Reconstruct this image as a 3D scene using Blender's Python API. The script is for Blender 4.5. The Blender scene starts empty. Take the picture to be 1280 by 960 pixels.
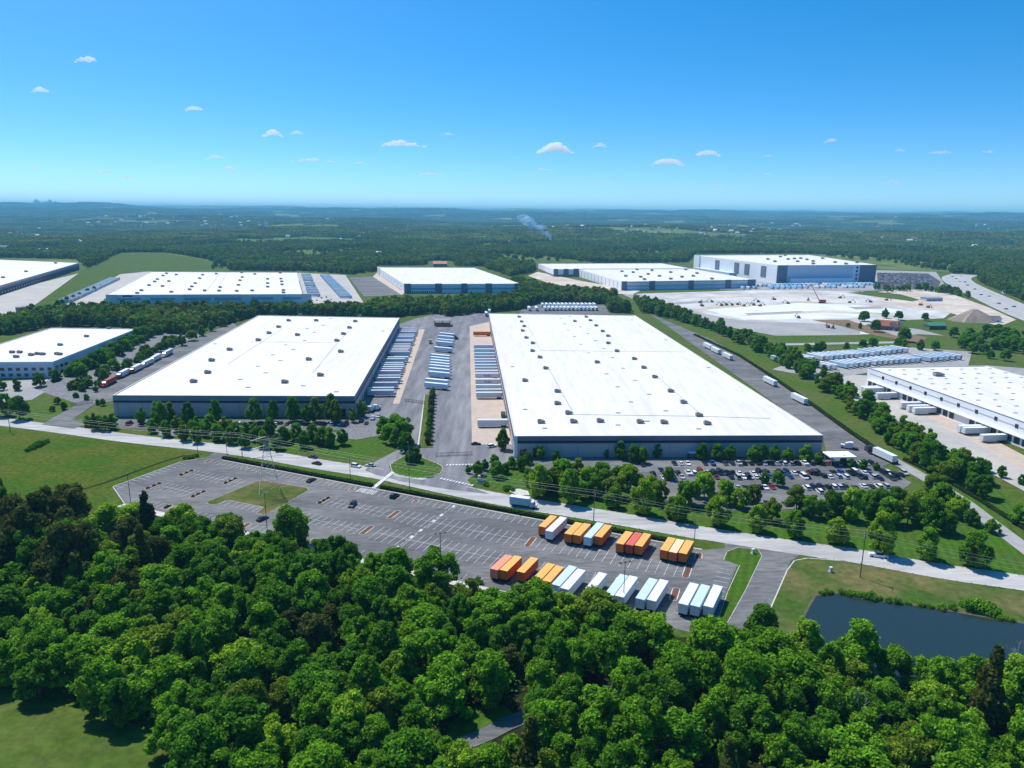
import bpy, math, random
import numpy as np
from mathutils import Vector, Matrix
from mathutils.geometry import tessellate_polygon
random.seed(7)
rng = np.random.default_rng(7)
S = bpy.context.scene
R = math.radians
PI = math.pi

# ------------------------------------------------------------------ camera
F, CAM_H, PITCH, ROLL = 915.0, 110.0, R(13.2), R(0.5)
cp, sp, cr, sr = math.cos(PITCH), math.sin(PITCH), math.cos(ROLL), math.sin(ROLL)
AX_R = Vector((cr, sr * sp, sr * cp)); AX_U = Vector((-sr, cr * sp, cr * cp)); AX_D = Vector((0, cp, -sp))
cam = bpy.data.cameras.new('camera'); camo = bpy.data.objects.new('camera', cam)
S.collection.objects.link(camo); S.camera = camo
cam.sensor_fit = 'HORIZONTAL'; cam.sensor_width = 36.0; cam.lens = 36.0 * F / 1280.0
cam.clip_start = 1.0; cam.clip_end = 200000.0
M = Matrix((AX_R, AX_U, -AX_D)).transposed().to_4x4(); M.translation = (0, 0, CAM_H)
camo.matrix_world = M

# ------------------------------------------------------------------ sky, sun, exposure
SUN_EL, SUN_AZ = R(57), R(-44)          # azimuth from +Y, clockwise
w = bpy.data.worlds.new('World'); S.world = w; w.use_nodes = True
nt = w.node_tree; nt.nodes.clear()
out = nt.nodes.new('ShaderNodeOutputWorld'); bg = nt.nodes.new('ShaderNodeBackground')
sky = nt.nodes.new('ShaderNodeTexSky'); sky.sky_type = 'NISHITA'; sky.sun_disc = False
sky.sun_elevation = SUN_EL; sky.sun_rotation = SUN_AZ; sky.altitude = 100; sky.air_density = 1.0; sky.dust_density = 0.35; sky.ozone_density = 3.0
tc = nt.nodes.new('ShaderNodeTexCoord'); mp = nt.nodes.new('ShaderNodeMapping'); mp.vector_type = 'POINT'
mp.inputs['Scale'].default_value = (1, 1, 1.8); mp.inputs['Location'].default_value = (0, 0, 0.05)
nrm = nt.nodes.new('ShaderNodeVectorMath'); nrm.operation = 'NORMALIZE'
hs = nt.nodes.new('ShaderNodeHueSaturation'); hs.inputs['Saturation'].default_value = 1.44; hs.inputs['Hue'].default_value = 0.495; hs.inputs['Value'].default_value = 1.04
nt.links.new(tc.outputs['Generated'], mp.inputs['Vector']); nt.links.new(mp.outputs[0], nrm.inputs[0]); nt.links.new(nrm.outputs[0], sky.inputs['Vector'])
nt.links.new(sky.outputs[0], hs.inputs['Color']); nt.links.new(hs.outputs[0], bg.inputs['Color']); bg.inputs['Strength'].default_value = 0.15
nt.links.new(bg.outputs[0], out.inputs['Surface'])
sl = bpy.data.lights.new('sun', 'SUN'); sl.energy = 5.0; sl.angle = R(0.5); sl.color = (1.0, 0.95, 0.87)
so = bpy.data.objects.new('sun', sl); S.collection.objects.link(so)
to_sun = Vector((math.sin(SUN_AZ) * math.cos(SUN_EL), math.cos(SUN_AZ) * math.cos(SUN_EL), math.sin(SUN_EL)))
so.rotation_euler = to_sun.to_track_quat('Z', 'Y').to_euler(); so.location = (0, 0, 500)
S.view_settings.view_transform = 'Standard'; S.view_settings.look = 'None'; S.view_settings.exposure = 0.17; S.view_settings.gamma = 1.0
S.cycles.max_bounces = 12; S.cycles.diffuse_bounces = 3; S.cycles.transparent_max_bounces = 48; S.cycles.volume_bounces = 12
S.cycles.use_denoising = True

# ------------------------------------------------------------------ layout helpers (survey points on level ground)
def ray(px, py):
    return AX_R * ((px - 640) / F) + AX_U * ((480 - py) / F) + AX_D
def at(px, py, z=0.0):
    d = ray(px, py); t = (z - CAM_H) / d.z
    return Vector((d.x * t, d.y * t, z))
def g2(px, py, z=0.0):
    p = at(px, py, z); return (p.x, p.y)
def to_px(x, y, z=0.0):
    p = Vector((x, y, z - CAM_H)); ww = p.dot(AX_D)
    return (640 + F * p.dot(AX_R) / ww, 480 - F * p.dot(AX_U) / ww)
def poly(pts, z=0.0):
    return [g2(a, b, z) for a, b in pts]
def inside(p, pg):
    x, y = p; c = False; j = len(pg) - 1
    for i in range(len(pg)):
        xi, yi = pg[i]; xj, yj = pg[j]
        if (yi > y) != (yj > y) and x < (xj - xi) * (y - yi) / (yj - yi) + xi: c = not c
        j = i
    return c
def pt_line(p, line):
    best = 1e9
    for a, b in zip(line[:-1], line[1:]):
        dx, dy = b[0] - a[0], b[1] - a[1]; L = dx * dx + dy * dy
        t = max(0, min(1, ((p[0] - a[0]) * dx + (p[1] - a[1]) * dy) / L))
        best = min(best, math.hypot(p[0] - a[0] - t * dx, p[1] - a[1] - t * dy))
    return best
UNITS = 'first second third fourth fifth sixth seventh eighth ninth tenth eleventh twelfth thirteenth fourteenth fifteenth sixteenth seventeenth eighteenth nineteenth'.split()
TENS = {2: 'twent', 3: 'thirt', 4: 'fort', 5: 'fift', 6: 'sixt', 7: 'sevent', 8: 'eight', 9: 'ninet'}
def nth(n):
    if n < 20: return UNITS[n - 1]
    t, u = divmod(n, 10)
    return TENS[t] + ('ieth' if u == 0 else 'y-' + UNITS[u - 1])

# ------------------------------------------------------------------ object helpers
def prop(o, label=None, cat=None, group=None, kind=None):
    if label: o['label'] = label
    if cat: o['category'] = cat
    if group: o['group'] = group
    if kind: o['kind'] = kind
    return o
def link(o):
    S.collection.objects.link(o); return o
def thing(name, label, cat, loc=(0, 0, 0), rz=0.0, group=None):
    o = link(bpy.data.objects.new(name, None)); o.location = loc; o.rotation_euler = (0, 0, rz)
    o.empty_display_size = 0.5
    return prop(o, label, cat, group)
class MB:
    def __init__(s): s.v = []; s.f = []; s.m = []
    def face(s, pts, m=0):
        i = len(s.v); s.v += [tuple(p) for p in pts]; s.f.append(tuple(range(i, i + len(pts)))); s.m.append(m)
    def hexa(s, b, t, m=0, mt=None):
        i = len(s.v); n = len(b); s.v += [tuple(p) for p in b] + [tuple(p) for p in t]
        for k in range(n):
            k2 = (k + 1) % n; s.f.append((i + k, i + k2, i + n + k2, i + n + k)); s.m.append(m)
        s.f.append(tuple(i + n + k for k in range(n))); s.m.append(m if mt is None else mt)
        s.f.append(tuple(i + k for k in reversed(range(n)))); s.m.append(m)
    def box(s, x0, x1, y0, y1, z0, z1, m=0, mt=None):
        s.hexa([(x0, y0, z0), (x1, y0, z0), (x1, y1, z0), (x0, y1, z0)], [(x0, y0, z1), (x1, y0, z1), (x1, y1, z1), (x0, y1, z1)], m, mt)
    def prism(s, pg, z0, z1, m=0, mt=None):
        ar = sum(pg[i][0] * pg[(i + 1) % len(pg)][1] - pg[(i + 1) % len(pg)][0] * pg[i][1] for i in range(len(pg)))
        if ar < 0: pg = pg[::-1]
        i = len(s.v); n = len(pg)
        s.v += [(p[0], p[1], z0) for p in pg] + [(p[0], p[1], z1) for p in pg]
        for k in range(n):
            k2 = (k + 1) % n; s.f.append((i + k, i + k2, i + n + k2, i + n + k)); s.m.append(m)
        for t in tessellate_polygon([[Vector((p[0], p[1], 0)) for p in pg]]):
            a, b, c = [pg[q] for q in t]
            if (b[0] - a[0]) * (c[1] - a[1]) - (c[0] - a[0]) * (b[1] - a[1]) < 0: t = t[::-1]
            s.f.append(tuple(i + n + q for q in t)); s.m.append(m if mt is None else mt)
    def sheet(s, pg, z, m=0):
        i = len(s.v); s.v += [(p[0], p[1], z) for p in pg]
        for t in tessellate_polygon([[Vector((p[0], p[1], 0)) for p in pg]]):
            a, b, c = [pg[q] for q in t]
            if (b[0] - a[0]) * (c[1] - a[1]) - (c[0] - a[0]) * (b[1] - a[1]) < 0: t = t[::-1]
            s.f.append(tuple(i + q for q in t)); s.m.append(m)
    def tube(s, p0, p1, r0, r1=None, n=6, m=0):
        r1 = r0 if r1 is None else r1; p0 = Vector(p0); p1 = Vector(p1); d = (p1 - p0).normalized()
        a = d.orthogonal().normalized(); b = d.cross(a)
        ring = lambda p, r: [p + (a * math.cos(2 * PI * k / n) + b * math.sin(2 * PI * k / n)) * r for k in range(n)]
        s.hexa(ring(p0, r0), ring(p1, r1), m)
    def mesh(s, name, mats):
        me = bpy.data.meshes.new(name); me.from_pydata(s.v, [], s.f)
        for mm in (mats if isinstance(mats, (list, tuple)) else [mats]): me.materials.append(mm)
        if any(s.m): me.polygons.foreach_set('material_index', s.m)
        me.update(); return me
    def build(s, name, mats, parent=None, **kw):
        return obj(name, s.mesh(name, mats), parent, **kw)
def obj(name, me, parent=None, loc=None, col=None, rz=None):
    o = link(bpy.data.objects.new(name, me))
    if parent: o.parent = parent
    if loc: o.location = loc
    if rz is not None: o.rotation_euler = (0, 0, rz)
    if col: o.color = (*col, 1)
    return o
KIDS = {}
def kids(o): return list(o.children)
def copy_tree(o, parent=None):
    c = o.copy(); S.collection.objects.link(c)
    if parent: c.parent = parent
    for ch in list(o.children): copy_tree(ch, c)
    return c

# ------------------------------------------------------------------ materials
def mat(name, col, rough=0.85, var=0.12, scale=0.3, objcol=False, metal=0.0, spec=0.3, col2=None, scale2=None, detail=4.0, stretch=None, transl=0.0, attr=False, rand=0.0, local=False, bump=0.0, wave=None):
    m = bpy.data.materials.new(name); m.use_nodes = True; n = m.node_tree; L = n.links; n.nodes.clear()
    o = n.nodes.new('ShaderNodeOutputMaterial'); b = n.nodes.new('ShaderNodeBsdfPrincipled')
    b.inputs['Roughness'].default_value = rough; b.inputs['Metallic'].default_value = metal; b.inputs['Specular IOR Level'].default_value = spec
    if local: pos = n.nodes.new('ShaderNodeTexCoord').outputs['Object']
    else: pos = n.nodes.new('ShaderNodeNewGeometry').outputs['Position']
    if stretch:
        q = n.nodes.new('ShaderNodeMapping'); q.inputs['Rotation'].default_value = (0, 0, stretch[0]); q.inputs['Scale'].default_value = (stretch[1], stretch[2], 1)
        L.new(pos, q.inputs['Vector']); pos = q.outputs[0]
    if objcol:
        oi = n.nodes.new('ShaderNodeObjectInfo'); base = oi.outputs['Color']
    else:
        rg = n.nodes.new('ShaderNodeRGB'); rg.outputs[0].default_value = (*col, 1); base = rg.outputs[0]
    if col2:
        nz = n.nodes.new('ShaderNodeTexNoise'); nz.inputs['Scale'].default_value = scale2 or scale * 0.2; nz.inputs['Detail'].default_value = 5; nz.inputs['Roughness'].default_value = 0.6
        L.new(pos, nz.inputs['Vector'])
        rp = n.nodes.new('ShaderNodeMapRange'); rp.inputs['From Min'].default_value = 0.42; rp.inputs['From Max'].default_value = 0.62
        L.new(nz.outputs['Fac'], rp.inputs['Value'])
        mx = n.nodes.new('ShaderNodeMix'); mx.data_type = 'RGBA'; L.new(rp.outputs[0], mx.inputs['Factor']); L.new(base, mx.inputs[6]); mx.inputs[7].default_value = (*col2, 1); base = mx.outputs[2]
    nz = n.nodes.new('ShaderNodeTexNoise'); nz.inputs['Scale'].default_value = scale; nz.inputs['Detail'].default_value = detail; nz.inputs['Roughness'].default_value = 0.65
    L.new(pos, nz.inputs['Vector'])
    rp = n.nodes.new('ShaderNodeMapRange'); rp.inputs['From Min'].default_value = 0.3; rp.inputs['From Max'].default_value = 0.7
    rp.inputs['To Min'].default_value = 1 - var; rp.inputs['To Max'].default_value = 1 + var; L.new(nz.outputs['Fac'], rp.inputs['Value'])
    val = rp.outputs[0]
    if wave:
        wq = n.nodes.new('ShaderNodeMapping'); wq.inputs['Rotation'].default_value = (0, 0, wave[1]); L.new(pos, wq.inputs['Vector']); wt = n.nodes.new('ShaderNodeTexWave'); wt.inputs['Scale'].default_value = wave[0] * 0.05; wt.inputs['Distortion'].default_value = 1.2; L.new(wq.outputs[0], wt.inputs['Vector'])
        wr = n.nodes.new('ShaderNodeMapRange'); wr.inputs['To Min'].default_value = 1 - wave[2]; wr.inputs['To Max'].default_value = 1 + wave[2]; L.new(wt.outputs['Fac'], wr.inputs['Value'])
        wm_ = n.nodes.new('ShaderNodeMath'); wm_.operation = 'MULTIPLY'; L.new(val, wm_.inputs[0]); L.new(wr.outputs[0], wm_.inputs[1]); val = wm_.outputs[0]
    if attr:
        at_ = n.nodes.new('ShaderNodeAttribute'); at_.attribute_name = 'tone'
        mu = n.nodes.new('ShaderNodeMath'); mu.operation = 'MULTIPLY'; L.new(val, mu.inputs[0]); L.new(at_.outputs['Fac'], mu.inputs[1]); val = mu.outputs[0]
    h = n.nodes.new('ShaderNodeHueSaturation'); L.new(base, h.inputs['Color']); L.new(val, h.inputs['Value'])
    if rand:
        oi = n.nodes.new('ShaderNodeObjectInfo'); mr = n.nodes.new('ShaderNodeMapRange'); mr.inputs['To Min'].default_value = 0.5 - rand * 0.12; mr.inputs['To Max'].default_value = 0.5 + rand * 0.12
        L.new(oi.outputs['Random'], mr.inputs['Value']); L.new(mr.outputs[0], h.inputs['Hue'])
        m2 = n.nodes.new('ShaderNodeMath'); m2.operation = 'MULTIPLY_ADD'; L.new(oi.outputs['Random'], m2.inputs[0]); m2.inputs[1].default_value = 7.31; m2.inputs[2].default_value = 0
        fr = n.nodes.new('ShaderNodeMath'); fr.operation = 'FRACT'; L.new(m2.outputs[0], fr.inputs[0])
        m3 = n.nodes.new('ShaderNodeMapRange'); m3.inputs['To Min'].default_value = 1 - rand; m3.inputs['To Max'].default_value = 1 + rand; L.new(fr.outputs[0], m3.inputs['Value'])
        m4 = n.nodes.new('ShaderNodeMath'); m4.operation = 'MULTIPLY'; L.new(val, m4.inputs[0]); L.new(m3.outputs[0], m4.inputs[1]); L.new(m4.outputs[0], h.inputs['Value'])
    L.new(h.outputs[0], b.inputs['Base Color'])
    if bump:
        bp = n.nodes.new('ShaderNodeBump'); bp.inputs['Strength'].default_value = bump; bp.inputs['Distance'].default_value = 0.3; L.new(nz.outputs['Fac'], bp.inputs['Height']); L.new(bp.outputs[0], b.inputs['Normal'])
    if transl:
        tr = n.nodes.new('ShaderNodeBsdfTranslucent'); L.new(h.outputs[0], tr.inputs['Color']); ms = n.nodes.new('ShaderNodeMixShader'); ms.inputs[0].default_value = transl
        L.new(b.outputs[0], ms.inputs[1]); L.new(tr.outputs[0], ms.inputs[2]); L.new(ms.outputs[0], o.inputs['Surface'])
    else: L.new(b.outputs[0], o.inputs['Surface'])
    return m
K = {}
K['grass'] = mat('grass', (0.055, 0.105, 0.010), 0.95, 0.35, 0.35, scale2=0.028, detail=8, col2=(0.085, 0.105, 0.026), spec=0.08)
K['meadow'] = mat('meadow', (0.042, 0.092, 0.003), 0.95, 0.45, 0.5, detail=8, spec=0.08, scale2=0.045, col2=(0.078, 0.095, 0.008))
K['mound'] = mat('mound_grass', (0.25, 0.25, 0.014), 0.95, 0.4, 1.6, scale2=0.09, detail=8, spec=0.08, col2=(0.36, 0.31, 0.07))
K['lawn'] = mat('lawn', (0.045, 0.115, 0.007), 0.95, 0.28, 0.6, scale2=0.08, col2=(0.058, 0.095, 0.014), spec=0.08, wave=(2.2, 0.35, 0.10))
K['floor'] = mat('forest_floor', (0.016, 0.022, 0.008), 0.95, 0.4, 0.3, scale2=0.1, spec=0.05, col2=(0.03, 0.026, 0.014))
K['far'] = mat('far_ground', (0.07, 0.125, 0.015), 0.95, 0.35, 0.01, scale2=0.0015, spec=0.05, col2=(0.14, 0.165, 0.045))
K['asphalt'] = mat('asphalt', (0.115, 0.117, 0.121), 0.9, 0.36, 0.5, scale2=0.035, detail=8, spec=0.15, stretch=(R(-66), 0.35, 1.6), col2=(0.175, 0.174, 0.172))
K['court'] = mat('court_asphalt', (0.15, 0.152, 0.168), 0.9, 0.3, 0.25, scale2=0.05, stretch=(R(-3), 1.0, 0.12), detail=7, spec=0.15, col2=(0.225, 0.224, 0.228))
K['road'] = mat('road_concrete', (0.43, 0.425, 0.415), 0.9, 0.2, 0.3, stretch=(R(24), 0.25, 1.5), detail=6, spec=0.15, col2=(0.34, 0.335, 0.33), scale2=0.09)
K['concrete'] = mat('concrete', (0.37, 0.355, 0.33), 0.9, 0.10, 0.2, scale2=0.03, col2=(0.43, 0.405, 0.36))
K['tan'] = mat('tan_concrete', (0.47, 0.375, 0.30), 0.9, 0.12, 0.25, col2=(0.43, 0.36, 0.29), scale2=0.06)
K['grey'] = mat('grey_gravel', (0.27, 0.27, 0.27), 0.95, 0.15, 0.2, col2=(0.33, 0.32, 0.31), scale2=0.02)
K['pad'] = mat('pale_pad', (0.52, 0.53, 0.52), 0.9, 0.18, 0.05, scale2=0.012, col2=(0.38, 0.36, 0.33))
K['dirt'] = mat('dirt', (0.45, 0.37, 0.29), 0.95, 0.18, 0.1, col2=(0.55, 0.50, 0.44), scale2=0.02)
K['bare'] = mat('bare_soil', (0.19, 0.11, 0.065), 0.95, 0.2, 0.1, col2=(0.12, 0.12, 0.05), scale2=0.02)
K['kerb'] = mat('kerb', (0.52, 0.495, 0.45), 0.9, 0.2, 0.6)
K['paint'] = mat('white_paint', (0.52, 0.53, 0.55), 0.7, 0.45, 0.8)
K['mulch'] = mat('mulch', (0.13, 0.06, 0.04), 0.95, 0.4, 1.2)
K['rock'] = mat('rock', (0.17, 0.17, 0.18), 0.95, 0.6, 0.9, detail=8)
K['gravel'] = mat('pale_gravel', (0.5, 0.49, 0.46), 0.95, 0.3, 1.0)
K['roof'] = mat('white_roof', (0.68, 0.665, 0.63), 0.75, 0.05, 0.08, stretch=(R(-3), 0.5, 0.06), scale2=0.5, col2=(0.60, 0.585, 0.555))
K['roofline'] = mat('roof_joint', (0.34, 0.34, 0.35), 0.8, 0.1)
K['slate'] = mat('slate_wall', (0.19, 0.185, 0.235), 0.8, 0.06, 0.1)
K['navy'] = mat('navy_wall', (0.018, 0.024, 0.055), 0.7, 0.08, 0.1)
K['bluegrey'] = mat('bluegrey_wall', (0.47, 0.41, 0.42), 0.85, 0.06, 0.1)
K['slate2'] = mat('slate_wall_worn', (0.24, 0.24, 0.29), 0.8, 0.08, 0.1)
K['stone'] = mat('grey_wall', (0.46, 0.40, 0.41), 0.85, 0.1, 0.2)
K['white'] = mat('white_wall', (0.78, 0.79, 0.80), 0.8, 0.05, 0.1)
K['pale'] = mat('pale_blue_wall', (0.60, 0.68, 0.80), 0.8, 0.05, 0.1)
K['midblue'] = mat('mid_blue_wall', (0.16, 0.33, 0.55), 0.6, 0.05, 0.1)
K['greyblue'] = mat('grey_blue_wall', (0.50, 0.56, 0.66), 0.8, 0.05, 0.1)
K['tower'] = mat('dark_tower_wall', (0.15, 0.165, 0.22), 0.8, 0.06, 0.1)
K['glass'] = mat('dark_glass', (0.012, 0.016, 0.025), 0.12, 0.05, 0.5, spec=0.6)
K['door'] = mat('dock_door', (0.05, 0.055, 0.07), 0.7, 0.1, 0.5)
K['unit'] = mat('rooftop_metal', (0.23, 0.24, 0.25), 0.6, 0.15, 0.7)
K['unitd'] = mat('rooftop_grille', (0.07, 0.07, 0.075), 0.7, 0.2, 2.0)
K['skyl'] = mat('skylight_dome', (0.42, 0.44, 0.46), 0.35, 0.05, 0.5)
K['paintcol'] = mat('vehicle_paint', (1, 1, 1), 0.32, 0.03, 0.5, objcol=True, spec=0.5)
K['trailer'] = mat('trailer_panel', (1, 1, 1), 0.5, 0.09, 0.35, objcol=True, local=True, stretch=(0, 3.0, 0.35))
K['tyre'] = mat('tyre', (0.012, 0.012, 0.013), 0.9, 0.1)
K['chassis'] = mat('chassis', (0.03, 0.03, 0.034), 0.7, 0.15)
K['steel'] = mat('galvanised_steel', (0.36, 0.37, 0.38), 0.5, 0.08, 0.5, metal=0.3)
K['darksteel'] = mat('dark_steel', (0.06, 0.06, 0.065), 0.6, 0.08)
K['wood'] = mat('pole_wood', (0.16, 0.13, 0.10), 0.9, 0.2, 1.0)
K['bark'] = mat('bark', (0.10, 0.085, 0.07), 0.95, 0.25, 1.5)
K['palebark'] = mat('pale_bark', (0.30, 0.29, 0.27), 0.95, 0.2, 1.5)
K['leaf'] = mat('leaf', (1, 1, 1), 0.75, 0.22, 0.5, objcol=True, attr=True, spec=0.04, transl=0.42)
K['hedge'] = mat('hedge_leaf', (0.018, 0.06, 0.006), 0.85, 0.4, 1.2, transl=0.15, attr=True, spec=0.04)
K['wleaf'] = mat('woodland_leaf', (0.095, 0.18, 0.012), 0.8, 0.25, 0.02, attr=True, spec=0.04, scale2=0.006, rand=0.4, transl=0.35, col2=(0.15, 0.215, 0.022))
K['fleaf'] = mat('far_woodland_leaf', (0.10, 0.17, 0.016), 0.85, 0.35, 0.004, attr=True, spec=0.04, scale2=0.0022, rand=0.3, transl=0.3, col2=(0.19, 0.22, 0.04))
K['red'] = mat('red_roof', (0.34, 0.12, 0.08), 0.85, 0.1)
K['brick'] = mat('brick_wall', (0.22, 0.13, 0.10), 0.9, 0.2, 1.0)
K['green'] = mat('green_roof', (0.05, 0.22, 0.13), 0.7, 0.1)
K['shingle'] = mat('shingle_roof', (0.14, 0.13, 0.13), 0.9, 0.15)
K['house'] = mat('house_paint', (1, 1, 1), 0.8, 0.05, objcol=True)
K['sign'] = mat('sign_face', (0.6, 0.6, 0.58), 0.7, 0.05)
K['purple'] = mat('purple_lettering', (0.05, 0.015, 0.12), 0.6, 0.02)
K['orange'] = mat('orange_lettering', (0.55, 0.09, 0.01), 0.6, 0.02)
K['silo'] = mat('tank_paint', (0.17, 0.20, 0.27), 0.6, 0.08)
wm = bpy.data.materials.new('water'); wm.use_nodes = True; _b = wm.node_tree.nodes['Principled BSDF']
_b.inputs['Base Color'].default_value = (0.018, 0.034, 0.036, 1); _b.inputs['Roughness'].default_value = 0.03; _b.inputs['IOR'].default_value = 1.33
_n = wm.node_tree.nodes.new('ShaderNodeTexNoise'); _n.inputs['Scale'].default_value = 1.6; _n.inputs['Detail'].default_value = 3
_g = wm.node_tree.nodes.new('ShaderNodeNewGeometry'); _p = wm.node_tree.nodes.new('ShaderNodeBump'); _p.inputs['Strength'].default_value = 0.05; _p.inputs['Distance'].default_value = 0.1
wm.node_tree.links.new(_g.outputs['Position'], _n.inputs['Vector']); wm.node_tree.links.new(_n.outputs['Fac'], _p.inputs['Height']); wm.node_tree.links.new(_p.outputs[0], _b.inputs['Normal'])
K['water'] = wm
def alpha_mat(name, col, a, transl=0.4):
    m = bpy.data.materials.new(name); m.use_nodes = True; n = m.node_tree; n.nodes.clear()
    o = n.nodes.new('ShaderNodeOutputMaterial'); d = n.nodes.new('ShaderNodeBsdfDiffuse'); d.inputs[0].default_value = (*col, 1)
    t2 = n.nodes.new('ShaderNodeBsdfTranslucent'); t2.inputs[0].default_value = (*col, 1); md = n.nodes.new('ShaderNodeMixShader'); md.inputs[0].default_value = transl
    n.links.new(d.outputs[0], md.inputs[1]); n.links.new(t2.outputs[0], md.inputs[2])
    t = n.nodes.new('ShaderNodeBsdfTransparent'); mx = n.nodes.new('ShaderNodeMixShader'); mx.inputs[0].default_value = a
    n.links.new(t.outputs[0], mx.inputs[1]); n.links.new(md.outputs[0], mx.inputs[2]); n.links.new(mx.outputs[0], o.inputs['Surface']); return m
def vol_mat(name, dens, col=(1, 1, 1)):
    m = bpy.data.materials.new(name); m.use_nodes = True; n = m.node_tree; n.nodes.clear(); o = n.nodes.new('ShaderNodeOutputMaterial'); v = n.nodes.new('ShaderNodeVolumePrincipled')
    v.inputs['Color'].default_value = (*col, 1); v.inputs['Density'].default_value = dens; v.inputs['Anisotropy'].default_value = 0.2; n.links.new(v.outputs[0], o.inputs['Volume']); return m
K['cloud'] = vol_mat('cloud_body', 0.015)
K['wisp'] = vol_mat('cloud_wisp', 0.012)

# ------------------------------------------------------------------ terrain
_wv = [(rng.uniform(0, 2 * PI), 2 * PI / wl, rng.uniform(0, 2 * PI), a) for wl, a in ((5200, 26), (3700, 20), (2600, 15), (1900, 12), (1300, 9), (900, 6), (620, 4), (430, 3))]
def height(x, y):
    x = np.asarray(x, float); y = np.asarray(y, float); r = np.hypot(x, y)
    n = np.zeros_like(r)
    for th, k, ph, a in _wv: n = n + a * np.sin(k * (x * math.cos(th) + y * math.sin(th)) + ph)
    s = np.clip((r - 1900) / 3500, 0, 1); s = s * s * (3 - 2 * s)
    t = np.clip((r - 6000) / 15000, 0, 1); t = t * t * (3 - 2 * t)
    h = s * (n * 0.85 - 12) + t * 185
    hx, hy = 14500 * (135 - 640) / 915, 14500.0
    h = h + 70 * np.exp(-(((x - hx) / 520) ** 2 + ((y - hy) / 900) ** 2))
    m0 = g2(-40, 985)
    h = h + 5.0 * np.exp(-(((x - m0[0]) / 38) ** 2 + ((y - m0[1]) / 30) ** 2))
    return h
def polar_mesh(name, r0, r1, nr, a0, a1, na, m):
    rr = np.geomspace(r0, r1, nr); aa = np.linspace(a0, a1, na)
    X = np.outer(rr, np.sin(aa)); Y = np.outer(rr, np.cos(aa)); Z = height(X, Y)
    v = np.stack([X, Y, Z], -1).reshape(-1, 3)
    i = np.arange(nr - 1)[:, None] * na + np.arange(na - 1)[None, :]
    f = np.stack([i, i + 1, i + na + 1, i + na], -1).reshape(-1, 4)[:, ::-1]
    me = bpy.data.meshes.new(name); me.from_pydata(v.tolist(), [], f.tolist()); me.materials.append(m)
    me.polygons.foreach_set('use_smooth', [True] * len(f)); me.update(); return me
prop(obj('ground', polar_mesh('ground', 20, 1750, 90, -1.4, 1.4, 200, K['grass'])), kind='structure')
prop(obj('hills', polar_mesh('hills', 1749.9, 46000, 150, -1.1, 1.1, 300, K['far'])), kind='structure')

_lvl = [0]
def surface(name, px, m, z=None, world=False):
    if z is None: _lvl[0] += 1; z = 0.02 + 0.006 * _lvl[0]
    mb = MB(); mb.sheet(px if world else poly(px), z); return prop(mb.build(name, m), kind='structure')
def ribbon(line, wd, z, mb, m=0, off=0.0):
    n = len(line); L = []; Rr = []
    for i in range(n):
        a = Vector(line[max(0, i - 1)]); b = Vector(line[min(n - 1, i + 1)]); d = (b - a).normalized(); q = Vector((-d.y, d.x)); p = Vector(line[i])
        L.append(p + q * (off + wd / 2)); Rr.append(p + q * (off - wd / 2))
    for i in range(n - 1): mb.face([(*Rr[i], z), (*Rr[i + 1], z), (*L[i + 1], z), (*L[i], z)], m)
def smooth_line(pts, k=6):
    P = [Vector(p) for p in pts]; P = [P[0] * 2 - P[1]] + P + [P[-1] * 2 - P[-2]]; o = []
    for i in range(1, len(P) - 2):
        for j in range(k):
            t = j / k; a, b, c, d = P[i - 1:i + 3]
            o.append(tuple(0.5 * ((2 * b) + (c - a) * t + (2 * a - 5 * b + 4 * c - d) * t * t + (3 * b - a - 3 * c + d) * t ** 3)))
    o.append(tuple(P[-2])); return o
def kerb_line(name, line, wd=0.35, h=0.14, closed=False):
    mb = MB(); n = len(line)
    seg = [(line[i], line[(i + 1) % n]) for i in range(n if closed else n - 1)]
    for a, b in seg:
        a = Vector(a); b = Vector(b); d = b - a
        if d.length < 0.05: continue
        d.normalize(); q = Vector((-d.y, d.x)) * wd / 2; e = d * wd * 0.45
        mb.hexa([(*(a - e - q), 0), (*(b + e - q), 0), (*(b + e + q), 0), (*(a - e + q), 0)], [(*(a - e - q), h), (*(b + e - q), h), (*(b + e + q), h), (*(a - e + q), h)])
    return prop(mb.build(name, K['kerb']), kind='structure')

# ---- lot frame (u along the hedge, v towards the woods)
LO = Vector(g2(270, 574.5)); _a = R(-24.3); LU = Vector((math.cos(_a), math.sin(_a))); LV = Vector((LU.y, -LU.x))
def lot(u, v):
    p = LO + LU * u + LV * v; return (p.x, p.y)

surface('meadow', [(-160, 520), (0, 536), (100, 546), (180, 556), (248, 566), (250, 572), (225, 577), (140, 609), (130, 640), (60, 700), (-160, 690)], K['meadow'])
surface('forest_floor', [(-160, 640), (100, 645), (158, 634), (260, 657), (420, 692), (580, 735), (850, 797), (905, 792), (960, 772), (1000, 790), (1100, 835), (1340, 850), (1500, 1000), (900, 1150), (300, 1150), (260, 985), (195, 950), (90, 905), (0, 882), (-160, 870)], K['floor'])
surface('grass_clearing', [(572, 738), (622, 742), (640, 760), (640, 775), (600, 765)], K['lawn'])
surface('grass_clearing', [(545, 960), (562, 905), (585, 884), (630, 882), (652, 900), (610, 930), (600, 975)], K['lawn'])
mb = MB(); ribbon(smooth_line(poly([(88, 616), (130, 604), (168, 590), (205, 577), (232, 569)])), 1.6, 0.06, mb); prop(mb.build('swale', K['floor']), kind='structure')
main = smooth_line(poly([(-160, 503), (-60, 519), (0, 527), (80, 537), (160, 548), (250, 558), (320, 567), (395, 580), (470, 592), (560, 611), (640, 627), (740, 643), (815, 656), (880, 667), (950, 678), (1010, 687), (1075, 696), (1175, 714), (1280, 729), (1420, 752), (1560, 780)]))
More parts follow.
